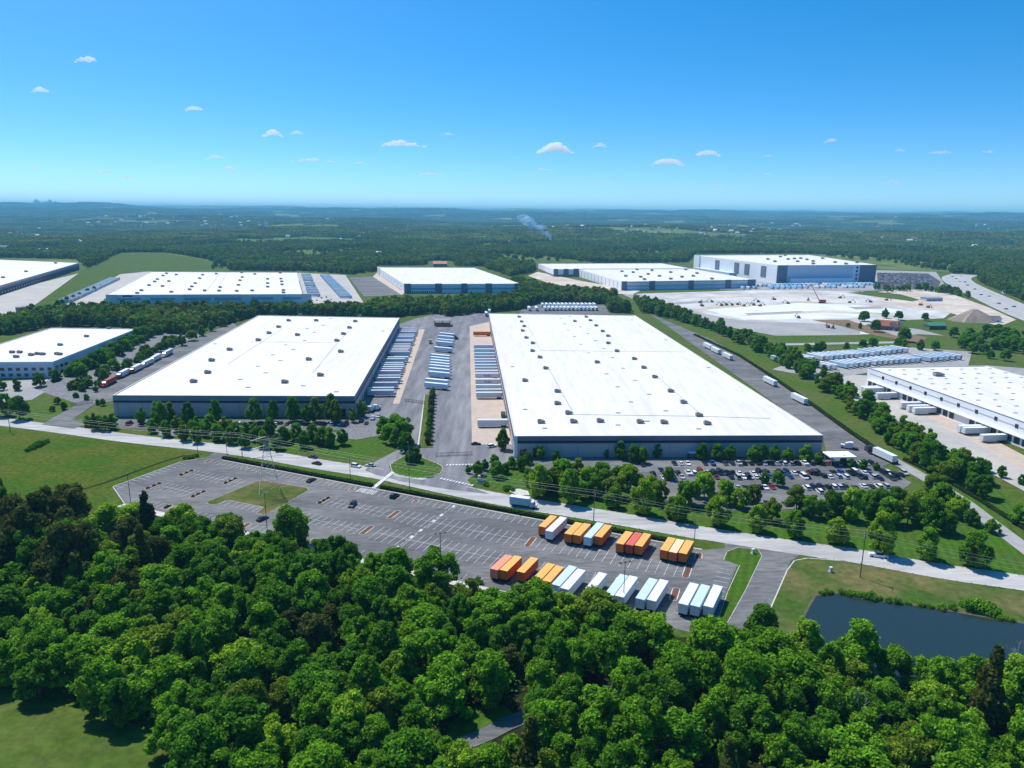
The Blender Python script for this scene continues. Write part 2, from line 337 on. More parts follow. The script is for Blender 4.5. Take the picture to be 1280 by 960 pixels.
mb = MB(); ribbon(main, 10.6, 0.10, mb); prop(mb.build('road', K['road']), kind='structure')
surface('verge', [(272, 573), (320, 575), (400, 590), (470, 602), (482, 606), (560, 623), (640, 637), (740, 653), (820, 667), (868, 676), (881, 684), (870, 688), (776, 670), (680, 653.5), (461, 611)], K['lawn'])
surface('lawn', [(440, 548), (480, 546), (487, 560), (455, 575), (430, 574), (330, 562), (320, 556)], K['lawn'])
surface('lawn', [(575, 598), (610, 588), (660, 590), (700, 606), (760, 622), (960, 640), (1150, 640), (1215, 640), (1330, 722), (1290, 722), (1180, 706), (1075, 689), (960, 672), (815, 648), (640, 617), (590, 607)], K['lawn'])
surface('pond_bank', [(988, 702), (1060, 702), (1180, 722), (1340, 748), (1360, 800), (1340, 860), (1000, 850), (955, 785), (960, 768)], mat('bank_grass', (0.05, 0.095, 0.014), 0.95, 0.35, 0.4, spec=0.08, col2=(0.13, 0.12, 0.045), scale2=0.06, detail=8))
surface('muddy_bank', smooth_line([(1018, 742), (1045, 739.5), (1072, 745), (1140, 754), (1185, 761), (1242, 771), (1280, 777.5), (1349, 793), (1349, 852), (1200, 858), (1090, 844), (1028, 828), (997, 799), (1001, 775), (1018, 742)], 5)[:-1], mat('mud', (0.10, 0.085, 0.045), 0.95, 0.3, 0.8))
surface('pond', smooth_line([(1020, 745), (1045, 742), (1072, 748), (1140, 757), (1185, 764), (1242, 774), (1280, 780), (1345, 795), (1345, 850), (1200, 856), (1090, 842), (1030, 826), (1000, 798), (1004, 776), (1020, 745)], 5)[:-1], K['water'])
surface('grass_strip', [(1180, 566), (1300, 650), (1300, 700), (1240, 660), (1150, 600), (1140, 575)], K['lawn'])
mb = MB(); ribbon(smooth_line(poly([(1110, 572), (1160, 600), (1205, 628), (1240, 655), (1300, 700)])), 6.5, 0.19, mb); prop(mb.build('lane', K['grey']), kind='structure')
# lot and drives
surface('parking_lot', [lot(-11.5, 43), lot(-11.5, 9), lot(-9, 5), lot(-6, 0), lot(-8, -7), lot(3, -7), lot(3, 0), lot(217, -2), lot(224, -8), lot(232, -8), lot(228.5, 6), lot(228, 28), lot(231, 50), lot(217, 50), lot(165, 51.5), lot(8, 53)], K['asphalt'], world=True)
surface('access_drive', [(905, 672), (985, 684), (1000, 694), (988, 702), (960, 768), (940, 800), (903, 792), (932, 738), (952, 696), (946, 687), (920, 685), (910, 690), (905, 680)], K['asphalt'])
lane = smooth_line(poly([(950, 745), (920, 790), (890, 815), (840, 838), (770, 862), (700, 882), (640, 903), (600, 922), (520, 950), (400, 985)]))
mb = MB(); ribbon(lane, 4.2, 0.20, mb); prop(mb.build('lane', K['asphalt']), kind='structure')
surface('grass_strip', [(905, 700), (909, 690), (922, 685), (947, 687), (952, 695), (932, 737), (903, 789), (899, 772), (910, 740), (925, 707)], K['lawn'], z=0.16)
kerb_line('kerb', poly([(905, 700), (909, 690), (922, 685), (947, 687), (952, 695), (932, 737), (903, 789)]))
kerb_line('kerb', poly([(925, 707), (910, 740), (899, 772)]))
kerb_line('kerb', poly([(1060, 702), (1010, 698), (993, 701), (984, 713), (960, 768)]))
kerb_line('kerb', [lot(3, -0.6), lot(60, -0.9), lot(150, -1.2), lot(216, -2.2)], 0.55)
kerb_line('kerb', [lot(-8, 3), lot(-11.7, 9), lot(-11.7, 43), lot(8, 53.2), lot(165, 51.7), lot(217, 50.5)], 0.28)
surface('gravel_strip', [lot(8, 53.2), lot(60, 52.6), lot(165, 51.6), lot(164.5, 54.5), lot(60, 55.5), lot(8, 56.5)], K['gravel'], world=True)
# road kerbs
def offs(line, d):
    o = []
    for i in range(len(line)):
        a = Vector(line[max(0, i - 1)]); b = Vector(line[min(len(line) - 1, i + 1)]); q = (b - a).normalized(); p = Vector(line[i]) + Vector((-q.y, q.x)) * d; o.append((p.x, p.y))
    return o
for d, gaps in ((5.45, [((30, 20), (108, 22)), ((487, 20), (507, 0)), ((533, 0), (578, 0))]), (-5.45, [((238, 0), (285, 0)), ((878, 0), (1012, 0)), ((470, 0), (486, 0))])):
    run = []
    for p in offs(main, d):
        x = to_px(*p)[0]
        if any(a[0] < x < b[0] for a, b in gaps):
            if len(run) > 1: kerb_line('kerb', run)
            run = []
        else: run.append(p)
    if len(run) > 1: kerb_line('kerb', run)
# grassed island with the pylon
isl = [lot(35, 39), lot(36.3, 13), lot(38, 11.3), lot(60, 10.3), lot(62.3, 12), lot(64, 36), lot(63, 38.5), lot(60, 38.6), lot(58.5, 33), lot(41, 33.5), lot(40, 38.8), lot(38, 40)]
surface('grass_island', isl, mat('dry_grass', (0.06, 0.095, 0.014), 0.95, 0.25, 0.5, spec=0.08, col2=(0.16, 0.12, 0.05), scale2=0.06), z=0.17, world=True)
kerb_line('kerb', isl, closed=True)
def stadium(p, q, wd):
    p = Vector(p); q = Vector(q); d = (q - p).normalized(); n = Vector((-d.y, d.x)); o = []
    for c, s in ((q, 1), (p, -1)):
        for k in range(7):
            t = PI / 2 - PI * k / 6; e = c + (d * math.cos(t) + n * math.sin(t)) * wd / 2 * s; o.append((e.x, e.y))
    return o
ISL = [(2.5, 31, 39.5), (2.2, 14.2, 22.8), (25.7, 30, 38.2), (26.2, 13.5, 21.8), (25.6, 46.4, 50.8), (74.6, 14, 22), (106.6, 13.7, 21.8), (105.6, 29.5, 37.3), (107.2, 1.2, 5.6), (161.6, 13, 21.3), (214.7, 9.8, 20), (214.2, 27.5, 35.4), (-1.5, 0.6, 5.2), (19.5, 1, 5.2), (77, 1, 5.2), (216, 0.5, 6), (168.3, 31, 38), (64.5, 46.5, 50.8)]
for k, (u, v0, v1) in enumerate(ISL):
    st = stadium(lot(u - 0.1, v0 + 1), lot(u + 0.3, v1 - 1), 2.1)
    kerb_line('kerb', st, 0.28, closed=True)
    mb = MB(); mb.sheet(st, 0.13); prop(mb.build('planting_bed', K['mulch']), kind='structure')
# painted stalls
mb = MB()
def dash(u0, v0, u1, v1, wd=0.16, z=None):
    a = Vector(lot(u0, v0)); b = Vector(lot(u1, v1)); d = (b - a).normalized(); n = Vector((-d.y, d.x)) * wd / 2; z = z or 0.205
    mb.face([(*(a - n), z), (*(b - n), z), (*(b + n), z), (*(a + n), z)][::1 if (d.x * n.y - d.y * n.x) > 0 else -1])
def stalls(u0, u1, v0, v1, st=2.75, skip=()):
    u = u0
    while u <= u1 + 0.01:
        if not any(a < u < b for a, b in skip): dash(u, v0, u + 0.25, v1)
        u += st
keep = [(34, 66)]
stalls(3, 213, 0.3, 5.4)
stalls(5.5, 23.5, 14.2, 22.2); stalls(29, 33, 14.2, 22.2); stalls(78, 103, 14.2, 22.2); stalls(5.5, 23.5, 30.2, 38.2); stalls(70, 103, 30.2, 38.2); stalls(41, 58, 33.8, 38.6)
stalls(-8, -8, 40, 44); stalls(8, 104, 46.6, 51.4); stalls(109, 160, 46.8, 51)
stalls(110, 159, 12.2, 23.2, 2.75); stalls(110, 164, 28.4, 39.4, 2.75); stalls(165, 212, 12.2, 21.5, 2.9); stalls(172, 212, 29, 34, 3.4)
for v in (17.7,): dash(110, v, 160, v - 0.4, 0.14, 0.209)
dash(110, 33.9, 164, 33.4, 0.14, 0.209); dash(5.5, 18.2, 23.5, 18.2, 0.14, 0.209); dash(78, 18.2, 103, 18.2, 0.14, 0.209); dash(5.5, 34.2, 23.5, 34.2, 0.14, 0.209); dash(70, 34.2, 103, 34.2, 0.14, 0.209)
for k in range(13): dash(-11.2, 11 + 2.6 * k, -6.6, 11 + 2.6 * k)
for k in range(9): dash(223.4, 9 + 3 * k, 227.8, 9 + 3 * k)
for k in range(17): dash(123 - 0.0 * k, 0.5 + 3 * k, 123.15, 2.7 + 3 * k, 1.1 if k % 5 in (0, 3) else 0.2, 0.212)
for k in range(9): dash(80.4 + .9 * k, 0.6, 80.6 + .9 * k, 5.0, 0.45, 0.212)
prop(mb.build('stall_markings', K['paint']), kind='structure')

# ---- courts and aprons round the warehouses
surface('truck_court', [(446, 522), (500, 405), (520, 398), (545, 393), (580, 391), (612, 390), (646, 574), (622, 590), (592, 594), (582, 602), (545, 598), (529, 592), (525, 560), (505, 556), (490, 540)], K['court'])
surface('driveway_apron', [(541, 574), (592, 574), (590, 590), (584, 600), (592, 610), (612, 618), (560, 612), (500, 602), (470, 592), (527, 600), (545, 597), (553, 590)], K['court'])
surface('side_lane', [(456, 588), (466, 579), (500, 561), (512, 548), (516, 512), (530, 506), (528, 556), (514, 566), (494, 577), (486, 583), (490, 592), (500, 600), (470, 594)], K['court'])
eisl = smooth_line(poly([(488, 582), (494, 592), (522, 597.5), (546, 594), (553, 585), (540, 577.5), (513, 569), (496, 576), (488, 582)]), 4)[:-1]
surface('grass_island', eisl, K['lawn'], z=0.3, world=True); kerb_line('kerb', eisl, 0.6, 0.29, closed=True)
surface('pale_gravel_patch', [(636, 614), (648, 611), (660, 614), (662, 619), (648, 620)], K['gravel'])
surface('dock_apron', [(587, 408), (613, 402), (644, 556), (590, 556)], K['tan'])
surface('dock_apron', [(524, 412), (531, 412), (499, 505), (491, 505)], K['tan'])
surface('rear_yard', [(652, 381), (758, 381), (764, 393), (650, 393)], K['asphalt'])
surface('side_drive', [(812, 392), (826, 398), (850, 408), (890, 425), (925, 445), (960, 468), (1005, 500), (1060, 540), (1118, 578), (1090, 588), (1034, 572), (1029, 548)], K['asphalt'])
surface('car_park', [(664, 594), (664, 572), (800, 572), (1030, 574), (1098, 580), (1140, 604), (1120, 618), (1010, 636), (930, 640), (860, 632), (740, 606)], K['asphalt'])
surface('car_park', [(140, 522), (300, 524), (450, 524), (477, 528), (478, 534), (440, 538), (300, 538), (150, 536)], K['asphalt'])
surface('rock_bed', [(428, 535), (478, 533), (484, 543), (445, 550), (425, 548)], K['rock'])
surface('rock_bed', [(190, 536), (300, 540), (425, 541), (428, 549), (300, 548), (200, 545)], K['rock'])
surface('side_drive', [(52, 531), (92, 536), (110, 531), (90, 525), (118, 506), (150, 500), (142, 494), (220, 452), (297, 409), (292, 404), (268, 413), (217, 437), (130, 482), (94, 507)], K['asphalt'])
surface('office_car_park', [(-60, 512), (40, 500), (70, 482), (60, 474), (-60, 480)], K['grey'])
surface('concrete_yard', [(1034, 478), (1060, 468), (1087, 470), (1300, 590), (1300, 625), (1190, 566), (1120, 525), (1055, 500)], K['concrete'])
surface('tan_apron', [(1087, 480), (1300, 600), (1300, 580), (1087, 470)], K['tan'])
surface('concrete_yard', [(1232, 457), (1300, 462), (1300, 500)], K['grey'])
surface('storage_yard', [(965, 462), (1010, 446), (1130, 434), (1215, 440), (1210, 458), (1087, 466), (1030, 474)], K['grey'])
surface('site_pad', [(778, 368), (900, 364), (960, 362), (1060, 364), (1090, 366), (1150, 376), (1190, 390), (1180, 398), (1100, 402), (1075, 408), (1090, 418), (970, 420), (905, 408), (850, 392), (800, 378)], K['pad'])
surface('site_track', [(778, 368), (800, 378), (850, 392), (905, 408), (970, 420), (1075, 419), (1075, 408), (1010, 404), (930, 402), (880, 392), (830, 378), (800, 368)], K['grey'])
surface('site_pad', [(870, 384), (1000, 379), (1080, 382), (1130, 388), (1060, 398), (930, 400)], mat('pale_blue_pad', (0.66, 0.72, 0.74), 0.9, 0.1, 0.05, col2=(0.55, 0.56, 0.55), scale2=0.02))
surface('dirt_yard', [(1090, 366), (1140, 360), (1185, 366), (1235, 384), (1270, 400), (1250, 408), (1190, 392)], K['dirt'])
surface('bare_ground', [(1015, 400), (1060, 400), (1085, 408), (1160, 422), (1150, 430), (1095, 420), (1060, 410)], K['bare'])
surface('farm_yard', [(1098, 412), (1120, 408), (1150, 412), (1180, 420), (1150, 418), (1120, 420)], K['grey'])
surface('footpath', [(960, 430), (1120, 427), (1120, 429.5), (960, 432.5)], K['grey'])
hw = smooth_line(poly([(1320, 406), (1280, 391), (1240, 373), (1212, 360), (1198, 352), (1196, 347), (1206, 343.5)]))
mb = MB(); ribbon(hw, 46, 0.33, mb); prop(mb.build('highway', K['concrete']), kind='structure')
mb = MB(); ribbon(hw, 16, 0.36, mb, 0, 11); ribbon(hw, 16, 0.36, mb, 0, -11); prop(mb.build('carriageway', mat('carriageway_grey', (0.36, 0.36, 0.36), 0.9, 0.1, 0.05)), kind='structure')
surface('concrete_yard', [(-80, 412), (-80, 385), (98, 342), (135, 337), (125, 343), (60, 375), (0, 404)], K['concrete'])
surface('side_yard', [(78, 384), (90, 376), (150, 343), (190, 339), (130, 374), (128, 384)], K['concrete'])
surface('side_yard', [(372, 383), (370, 341), (432, 344), (458, 384)], K['concrete'])
surface('overflow_lot', [(436, 347), (466, 346), (502, 369), (455, 371)], K['asphalt'])
surface('dock_apron', [(466, 346), (472, 340), (506, 366), (502, 369)], K['tan'])
surface('green_field', [(105, 337), (155, 315), (205, 316), (260, 326), (262, 336), (188, 339.5), (150, 342), (95, 372), (60, 385), (40, 384)], K['meadow'])
surface('green_field', [(618, 345), (640, 340), (672, 345), (690, 356), (668, 358)], K['meadow'])
surface('concrete_yard', [(660, 345), (672, 340), (730, 352), (800, 364), (790, 368), (720, 366)], K['dirt'])
surface('concrete_yard', [(855, 350), (990, 350), (1098, 338), (1170, 340), (1185, 362), (1060, 364), (900, 362)], K['grey'])

surface('crowded_lot', [(1096, 341), (1160, 342), (1176, 352), (1172, 362), (1098, 362)], mat('far_asphalt', (0.06, 0.062, 0.07), 0.9, 0.2, 0.3))
for pts_ in ([(800, 374), (960, 368), (1080, 370), (1078, 372), (960, 371)], [(860, 385), (1000, 376.5), (1110, 380), (1108, 382), (1000, 379), (870, 388)], [(905, 396), (1030, 388), (1120, 392), (1118, 394), (1030, 391)], [(1075, 364), (1120, 372), (1165, 386), (1150, 388), (1100, 376)]): surface('dirt_track', pts_, K['dirt'])
for pts_ in ([(930, 392), (1000, 389), (1010, 390.5), (935, 394)], [(830, 379), (880, 376), (890, 378), (840, 381)], [(1060, 384), (1100, 383), (1105, 386), (1070, 387)]): surface('graded_soil', pts_, K['grey'])
surface('site_mound', [(1060, 366), (1090, 364.5), (1125, 368), (1150, 375), (1140, 377), (1100, 372)], K['grass'])
# rock slope beside the left-hand drive
mb = MB(); lo_ = poly([(98, 505), (128, 482), (217, 436), (255, 418)]); hi_ = [g2(40, 486), g2(85, 470), g2(175, 428), g2(238, 411)]
HZ = [0.08, 3.5, 3.5, 0.08]
for i in range(3): mb.face([(*lo_[i], 0.06), (*lo_[i + 1], 0.06), (*hi_[i + 1], HZ[i + 1]), (*hi_[i], HZ[i])])
for i in range(3):
    b = [Vector(h) + Vector((-9, 4)) for h in hi_]; mb.face([(*hi_[i], HZ[i]), (*hi_[i + 1], HZ[i + 1]), (*b[i + 1], 0.0), (*b[i], 0.0)])
prop(mb.build('rock_slope', K['rock']), kind='structure')

# ------------------------------------------------------------------ buildings
def inset(q, d):
    n = len(q); o = []
    for i in range(n):
        p, a, b = Vector(q[i]), Vector(q[i - 1]), Vector(q[(i + 1) % n]); e1 = (p - a).normalized(); e2 = (b - p).normalized()
        n1 = Vector((-e1.y, e1.x)); n2 = Vector((-e2.y, e2.x)); m_ = (n1 + n2); m_ = m_ / max(0.2, (1 + n1.dot(n2))); r = p + m_ * d; o.append((r.x, r.y))
    return o
def side_frame(root, q, i):
    a = Vector(q[i]); b = Vector(q[(i + 1) % len(q)]); d = (b - a); return a, d.normalized(), d.length
def warehouse(name, label, q, h, sides, roofm='roof', parapet=0.5):
    """q: near-left, near-right, far-right, far-left corners; sides: per side a list of (z0, z1, material)"""
    c = sum((Vector(p) for p in q), Vector((0, 0))) / len(q)
    root = thing(name, label, 'warehouse', (c.x, c.y, 0)); q = [(p[0] - c.x, p[1] - c.y) for p in q]; root['_q'] = [list(p) for p in q]
    for i in range(len(q)):
        bands = sides[i] if isinstance(sides, list) and isinstance(sides[0], list) else sides
        mats = []; mb = MB()
        a, b = q[i], q[(i + 1) % len(q)]
        for z0, z1, mm in bands:
            if K[mm] not in mats: mats.append(K[mm])
            mb.face([(*a, z0), (*b, z0), (*b, z1), (*a, z1)], mats.index(K[mm]))
        mb.build('wall', mats, root)
    qi = inset(q, 0.45); mb = MB()
    for i in range(len(q)):
        j = (i + 1) % len(q)
        mb.face([(*q[i], h), (*q[j], h), (*qi[j], h), (*qi[i], h)]); mb.face([(*qi[j], h), (*qi[i], h), (*qi[i], h - parapet), (*qi[j], h - parapet)][::-1])
    mb.build('parapet', K['roof'], root)
    mb = MB(); mb.face([(*p, h - parapet) for p in qi]); mb.build('roof', K[roofm], root)
    return root, q
def panel(root, name, q, i, s, wd, z0, z1, m, thick=0.12, me=None):
    a, d, L = side_frame(root, q, i); n = Vector((d.y, -d.x)); mb = MB()
    p = a + d * s; e = p + d * wd
    mb.hexa([(*p, z0), (*(p + n * thick), z0), (*(e + n * thick), z0), (*e, z0)], [(*p, z1), (*(p + n * thick), z1), (*(e + n * thick), z1), (*e, z1)])
    return mb.build(name, K[m] if isinstance(m, str) else m, root)
_hv = MB(); _hv.box(-1.5, 1.5, -1.1, 1.1, 0.35, 1.75, 0); _hv.box(-1.3, 1.3, -0.95, 0.95, 0, 0.35, 1); _hv.box(1.5, 2.3, -0.8, 0.8, 0.5, 1.2, 1); _hv.box(-1.2, .4, -.8, .8, 1.75, 1.95, 1)
HV = _hv.mesh('rooftop_unit', [K['unit'], K['unitd']])
_sk = MB(); _sk.hexa([(-1.6, -0.9, 0), (1.6, -0.9, 0), (1.6, 0.9, 0), (-1.6, 0.9, 0)], [(-1.2, -0.6, 0.45), (1.2, -0.6, 0.45), (1.2, 0.6, 0.45), (-1.2, 0.6, 0.45)]); SK = _sk.mesh('skylight', K['skyl'])
def on_roof(root, me, name, px, py, z, s=1.0):
    p = at(px, py, z); o = obj(name, me, root, (p.x - root.location.x, p.y - root.location.y, z)); o.scale = (s, s, s); o.rotation_euler.z = R(3.3); return o
def roof_line(root, pts, z, wd=0.35):
    for a, b in zip(pts[:-1], pts[1:]):
        p = Vector(g2(*a, z)) - root.location.xy; e = Vector(g2(*b, z)) - root.location.xy; d = (e - p).normalized(); n = Vector((-d.y, d.x)) * wd / 2
        mb = MB(); mb.hexa([(*(p - n), z + .01), (*(e - n), z + .01), (*(e + n), z + .01), (*(p + n), z + .01)], [(*(p - n), z + .14), (*(e - n), z + .14), (*(e + n), z + .14), (*(p + n), z + .14)]); mb.build('roof_joint', K['roofline'], root)
c5 = lambda x, y: (x / 4, 380 + y / 4)
c6 = lambda x, y: (320 + x / 4, 380 + y / 4)
c7 = lambda x, y: (640 + x / 4, 380 + y / 4)
c8 = lambda x, y: (960 + x / 4, 380 + y / 4)
# the large right-hand warehouse
hR = 10.5
qR = [g2(643, 545, hR), g2(1029, 544, hR), g2(793.5, 394, hR), g2(611, 391.5, hR)]
bR = [(0, hR - 3.6, 'bluegrey'), (hR - 3.6, hR - 2.35, 'navy'), (hR - 2.35, hR, 'slate')]
RW, qr = warehouse('distribution_warehouse', 'largest white-roofed warehouse with slate and navy front behind the busy car park', qR, hR, bR)
for x, y in [(35, 62), (47, 86), (60, 109), (52, 132), (70, 167), (103, 194), (101, 233), (138, 265), (167, 320), (63, 382), (225, 436), (225, 497), (280, 545), (142, 590), (305, 588), (438, 585), (638, 590), (757, 592), (973, 597), (932, 556), (855, 491), (791, 435), (712, 364), (657, 317), (610, 273), (523, 234), (480, 194), (479, 158), (452, 134), (420, 106), (391, 80), (370, 62), (424, 290), (313, 84)]:
    on_roof(RW, HV, 'rooftop_unit', *c7(x, y + 5), hR - 0.5, 0.95)
for x, y in [(600, 80), (768, 180), (982, 318), (65, 528), (3, 314), (472, 350), (528, 415), (594, 491), (686, 452), (616, 382), (556, 322), (503, 269), (459, 224), (418, 184), (380, 148), (340, 115), (289, 62), (244, 72), (265, 100), (281, 131), (313, 163), (345, 202), (383, 245), (768, 535), (676, 587), (530, 606), (530, 545), (933, 625), (163, 622)]:
    on_roof(RW, SK, 'skylight', *c7(x, y), hR - 0.5, 0.85)
roof_line(RW, [c7(80, 110), c7(143, 233), c7(870, 240)], hR - 0.5, 0.22); roof_line(RW, [c7(185, 325), c7(310, 553), c7(955, 562), c7(1290, 573)], hR - 0.5, 0.4); roof_line(RW, [c7(490, 160), c7(570, 233)], hR - 0.5, 0.25); roof_line(RW, [c7(735, 370), c7(955, 562)], hR - 0.5, 0.3)
a, d, Lw = side_frame(RW, qr, 0)
for s, wd, z0, z1 in [(2.5, 3.2, 0.3, 4.2), (8.5, 4.2, 0.2, 4.6)]: panel(RW, 'entrance_glazing', qr, 0, s, wd, z0, z1, 'glass')
for k in range(9): panel(RW, 'wall_joint', qr, 0, 15.0 + k * 14.2, 0.25, 0.05, hR - 3.7, 'slate2', 0.05)
panel(RW, 'service_door', qr, 0, 96, 1.6, 0, 2.6, 'door'); panel(RW, 'corner_panel', qr, 0, 0.02, 1.4, 0.01, hR - 0.05, 'white', 0.06)
a, d, Lw = side_frame(RW, qr, 3)
for k in range(42): panel(RW, 'dock_door', qr, 3, 40 + k * 8.4, 3.2, 1.1, 4.2, 'door')
a, d, Lw = side_frame(RW, qr, 1)
for k in range(30): panel(RW, 'dock_door', qr, 1, 25 + k * 12.0, 3.2, 1.1, 4.2, 'door')
mb = MB(); cA = g2(1048, 580); mb.box(-6, 6, -4, 4, 4.2, 4.7)
cn = thing('entrance_canopy', 'white flat-roofed canopy on posts at the warehouse corner by the car park', 'canopy', (*cA, 0), R(3)); mb.build('canopy_roof', K['white'], cn)
for x in (-5, 5):
    for y in (-3.2, 3.2): m_ = MB(); m_.tube((x, y, 0), (x, y, 4.2), 0.15); m_.build('post', K['steel'], cn)
cA = g2(866, 572); cn = thing('smoking_shelter', 'small white-roofed shelter against the dark warehouse front', 'shelter', (*cA, 0), R(3)); mb = MB(); mb.box(-2.6, 2.6, -2, 2, 2.7, 3.0); mb.build('shelter_roof', K['white'], cn)
for x in (-2.3, 2.3): m_ = MB(); m_.box(x - .1, x + .1, -1.8, 1.8, 0, 2.7); m_.build('side_panel', K['glass'], cn)
# left warehouse
hL = 12.0
qL = [g2(140.5, 494, hL), g2(443, 495, hL), g2(499.5, 397, hL), g2(323, 394, hL)]
bL = [(0, hL - 4.2, 'stone'), (hL - 4.2, hL - 3.0, 'navy'), (hL - 3.0, hL, 'slate2')]
LW, ql = warehouse('distribution_warehouse', 'white-roofed warehouse behind a row of tall trees, left of the truck court', qL, hL, bL)
c5L = lambda x, y: (x / 4, 380 + y / 4)
for p in [c5(966, 392), c5(1037, 347), c5(1057, 286), c5(1147, 232), c6(142, 395), c6(320, 360), c6(262, 281), c6(422, 242), c6(403, 187), c6(436, 153), c6(466, 122), c6(495, 90), c6(518, 64), c6(221, 58), c6(162, 86), c6(112, 118), c6(64, 149), c6(10, 184), c6(206, 158), c6(300, 86)]:
    on_roof(LW, HV, 'rooftop_unit', *p, hL - 0.5, 1.05)
for p in [c5(1240, 418), c5(1200, 378), c6(48, 345), c6(122, 283), c6(84, 255), c6(187, 228), c6(148, 205), c6(243, 184), c6(292, 142), c6(338, 107), c6(255, 124), c6(375, 74), c6(634, 136), c6(235, 410), c6(402, 440), c6(10, 312), c5(1074, 200)]:
    on_roof(LW, SK, 'skylight', *p, hL - 0.5, 0.9)
roof_line(LW, [c6(285, 345), c6(408, 192), c6(480, 120)], hL - .5, 0.3); roof_line(LW, [c6(-40, 190), c6(390, 192)], hL - .5, 0.3); roof_line(LW, [c5(1140, 300), c6(130, 125)], hL - .5, 0.25)
for k in range(10): panel(LW, 'wall_panel', ql, 0, 2 + k * 13.1, 0.3, 0.05, hL - 4.3, 'slate2', 0.05)
for s in (118, 122.5, 127): panel(LW, 'entrance_glazing', ql, 0, s, 2.6, 0.4, 4.8, 'glass')
for k in range(34): panel(LW, 'dock_door', ql, 1, 14 + k * 8.4, 3.2, 1.1, 4.2, 'door')
# office-fronted building far left
h3 = 11.0
q3 = [g2(-75, 453, h3), g2(66, 452, h3), g2(170, 411, h3), g2(64, 409.5, h3)]
B3, q_3 = warehouse('office_warehouse', 'white-roofed two-storey office warehouse above the rocky slope, at the frame edge', q3, h3, [(0, h3 - 3, 'greyblue'), (h3 - 3, h3 - 1.2, 'greyblue'), (h3 - 1.2, h3, 'pale')])
a, d, Lw = side_frame(B3, q_3, 0)
for k in range(20):
    for z in (1.2, 5.0):
        if Lw - 4 - k * 5 > 1: panel(B3, 'window', q_3, 0, Lw - 4 - k * 5.0, 2.6, z, z + 2.0, 'glass')
for k in range(3):
    for z in (1.2, 5.0): panel(B3, 'window', q_3, 1, 2 + k * 6.5, 4.2, z, z + 2.2, 'glass')
for x, y in [(60, 245), (98, 245), (155, 258), (187, 253), (213, 255), (285, 253), (298, 255), (300, 208), (432, 165), (543, 125), (80, 268)]: on_roof(B3, HV, 'rooftop_unit', *c5(x, y), h3 - 0.5, 0.95)
# long building at the upper left
h4 = 12.0
q4 = [g2(-340, 420, h4), g2(0, 357, h4), g2(98, 328.5, h4), g2(-150, 322, h4)]
q4 = [g2(-60, 374, h4), g2(98.5, 328.5, h4), g2(0, 324.5, h4), g2(-190, 330, h4)]
B4, q_4 = warehouse('distribution_warehouse', 'white-roofed warehouse with long dark blue dock wall at the far upper corner', q4, h4, [(0, 6.5, 'navy'), (6.5, 9.2, 'slate'), (9.2, h4, 'bluegrey')])
for x, y in [(15, 430), (130, 400), (278, 358)]: on_roof(B4, HV, 'rooftop_unit', x / 4, 240 + y / 4, h4 - .5, 1.3)
for k in range(32): panel(B4, 'dock_door', q_4, 0, 30 + k * 12, 3.4, 1.1, 4.2, 'glass')
for k in range(24): panel(B4, 'window', q_4, 0, 30 + k * 16, 1.8, 9.8, 11.0, 'glass')
# pale blue building, centre left
h5 = 13.0
q5 = [g2(133, 368.5, h5), g2(378, 367.5, h5), g2(370.5, 340.5, h5), g2(189, 339.5, h5)]
B5, q_5 = warehouse('distribution_warehouse', 'pale blue fronted warehouse with blue window strips, beyond the tree belt', q5, h5, [(0, h5, 'pale')])
a, d, L5 = side_frame(B5, q_5, 0)
c55 = lambda x, y: (130 + x * 0.28125, 330 + y * 0.28125)
S5 = lambda x: (x - 10) / 870 * L5
panel(B5, 'corner_tower', q_5, 0, S5(8), S5(55) - S5(8), 0.01, h5 + 0.3, 'greyblue', 1.2); panel(B5, 'corner_tower', q_5, 0, S5(878) - 1, 12, 0.01, h5 + 0.3, 'greyblue', 1.2)
panel(B5, 'central_facade', q_5, 0, S5(345), S5(603) - S5(345), 0.01, h5 + 0.15, 'greyblue', 0.8)
for x0, x1 in ((58, 155), (200, 305), (645, 745), (788, 872)): panel(B5, 'window_strip', q_5, 0, S5(x0), S5(x1) - S5(x0), 6.6, 9.2, 'midblue', 0.25)
panel(B5, 'window_strip', q_5, 0, S5(348), S5(600) - S5(348), 6.6, 9.0, 'midblue', 1.1)
panel(B5, 'dark_sign', q_5, 0, S5(78), S5(120) - S5(78), 10.6, 12.3, 'glass', 0.3)
for k in range(6): panel(B5, 'dock_door', q_5, 0, S5(70 + k * 14), 2.4, 0.3, 3.4, 'glass', 0.2)
for k in range(18): panel(B5, 'dock_door', q_5, 1, 20 + k * 17, 3.4, 1, 4.2, 'glass', 0.2)
# the bird-like white emblem on the facade
a, d, _L = side_frame(B5, q_5, 0); n_ = Vector((d.y, -d.x)); mb = MB(); cx = S5(473)
for (x0, z0, x1, z1, x2, z2) in [(-6, 4.6, 6.5, 4.6, 0, 3.4), (-2.4, 5.2, 3.2, 5.6, 0.4, 9.6)]:
    mb.face([(*(a + d * (cx + x) + n_ * 1.3), z) for x, z in ((x0, z0), (x1, z1), (x2, z2))])
mb.build('emblem', K['white'], B5)
for x, y in [(147, 128), (166, 116), (200, 93), (225, 77), (237, 66), (260, 97), (262, 50), (288, 75), (321, 46), (278, 40), (299, 123), (380, 112), (390, 99), (405, 84), (425, 62), (447, 117), (438, 46), (511, 118), (516, 102), (499, 42), (590, 119), (597, 92), (604, 71), (611, 36), (614, 57), (658, 117), (670, 43), (727, 100), (727, 84), (727, 65), (789, 76), (791, 90), (797, 115), (786, 64), (782, 38), (797, 126)]: on_roof(B5, HV, 'rooftop_unit', *c55(x, y + 4), h5 - .5, 1.15)
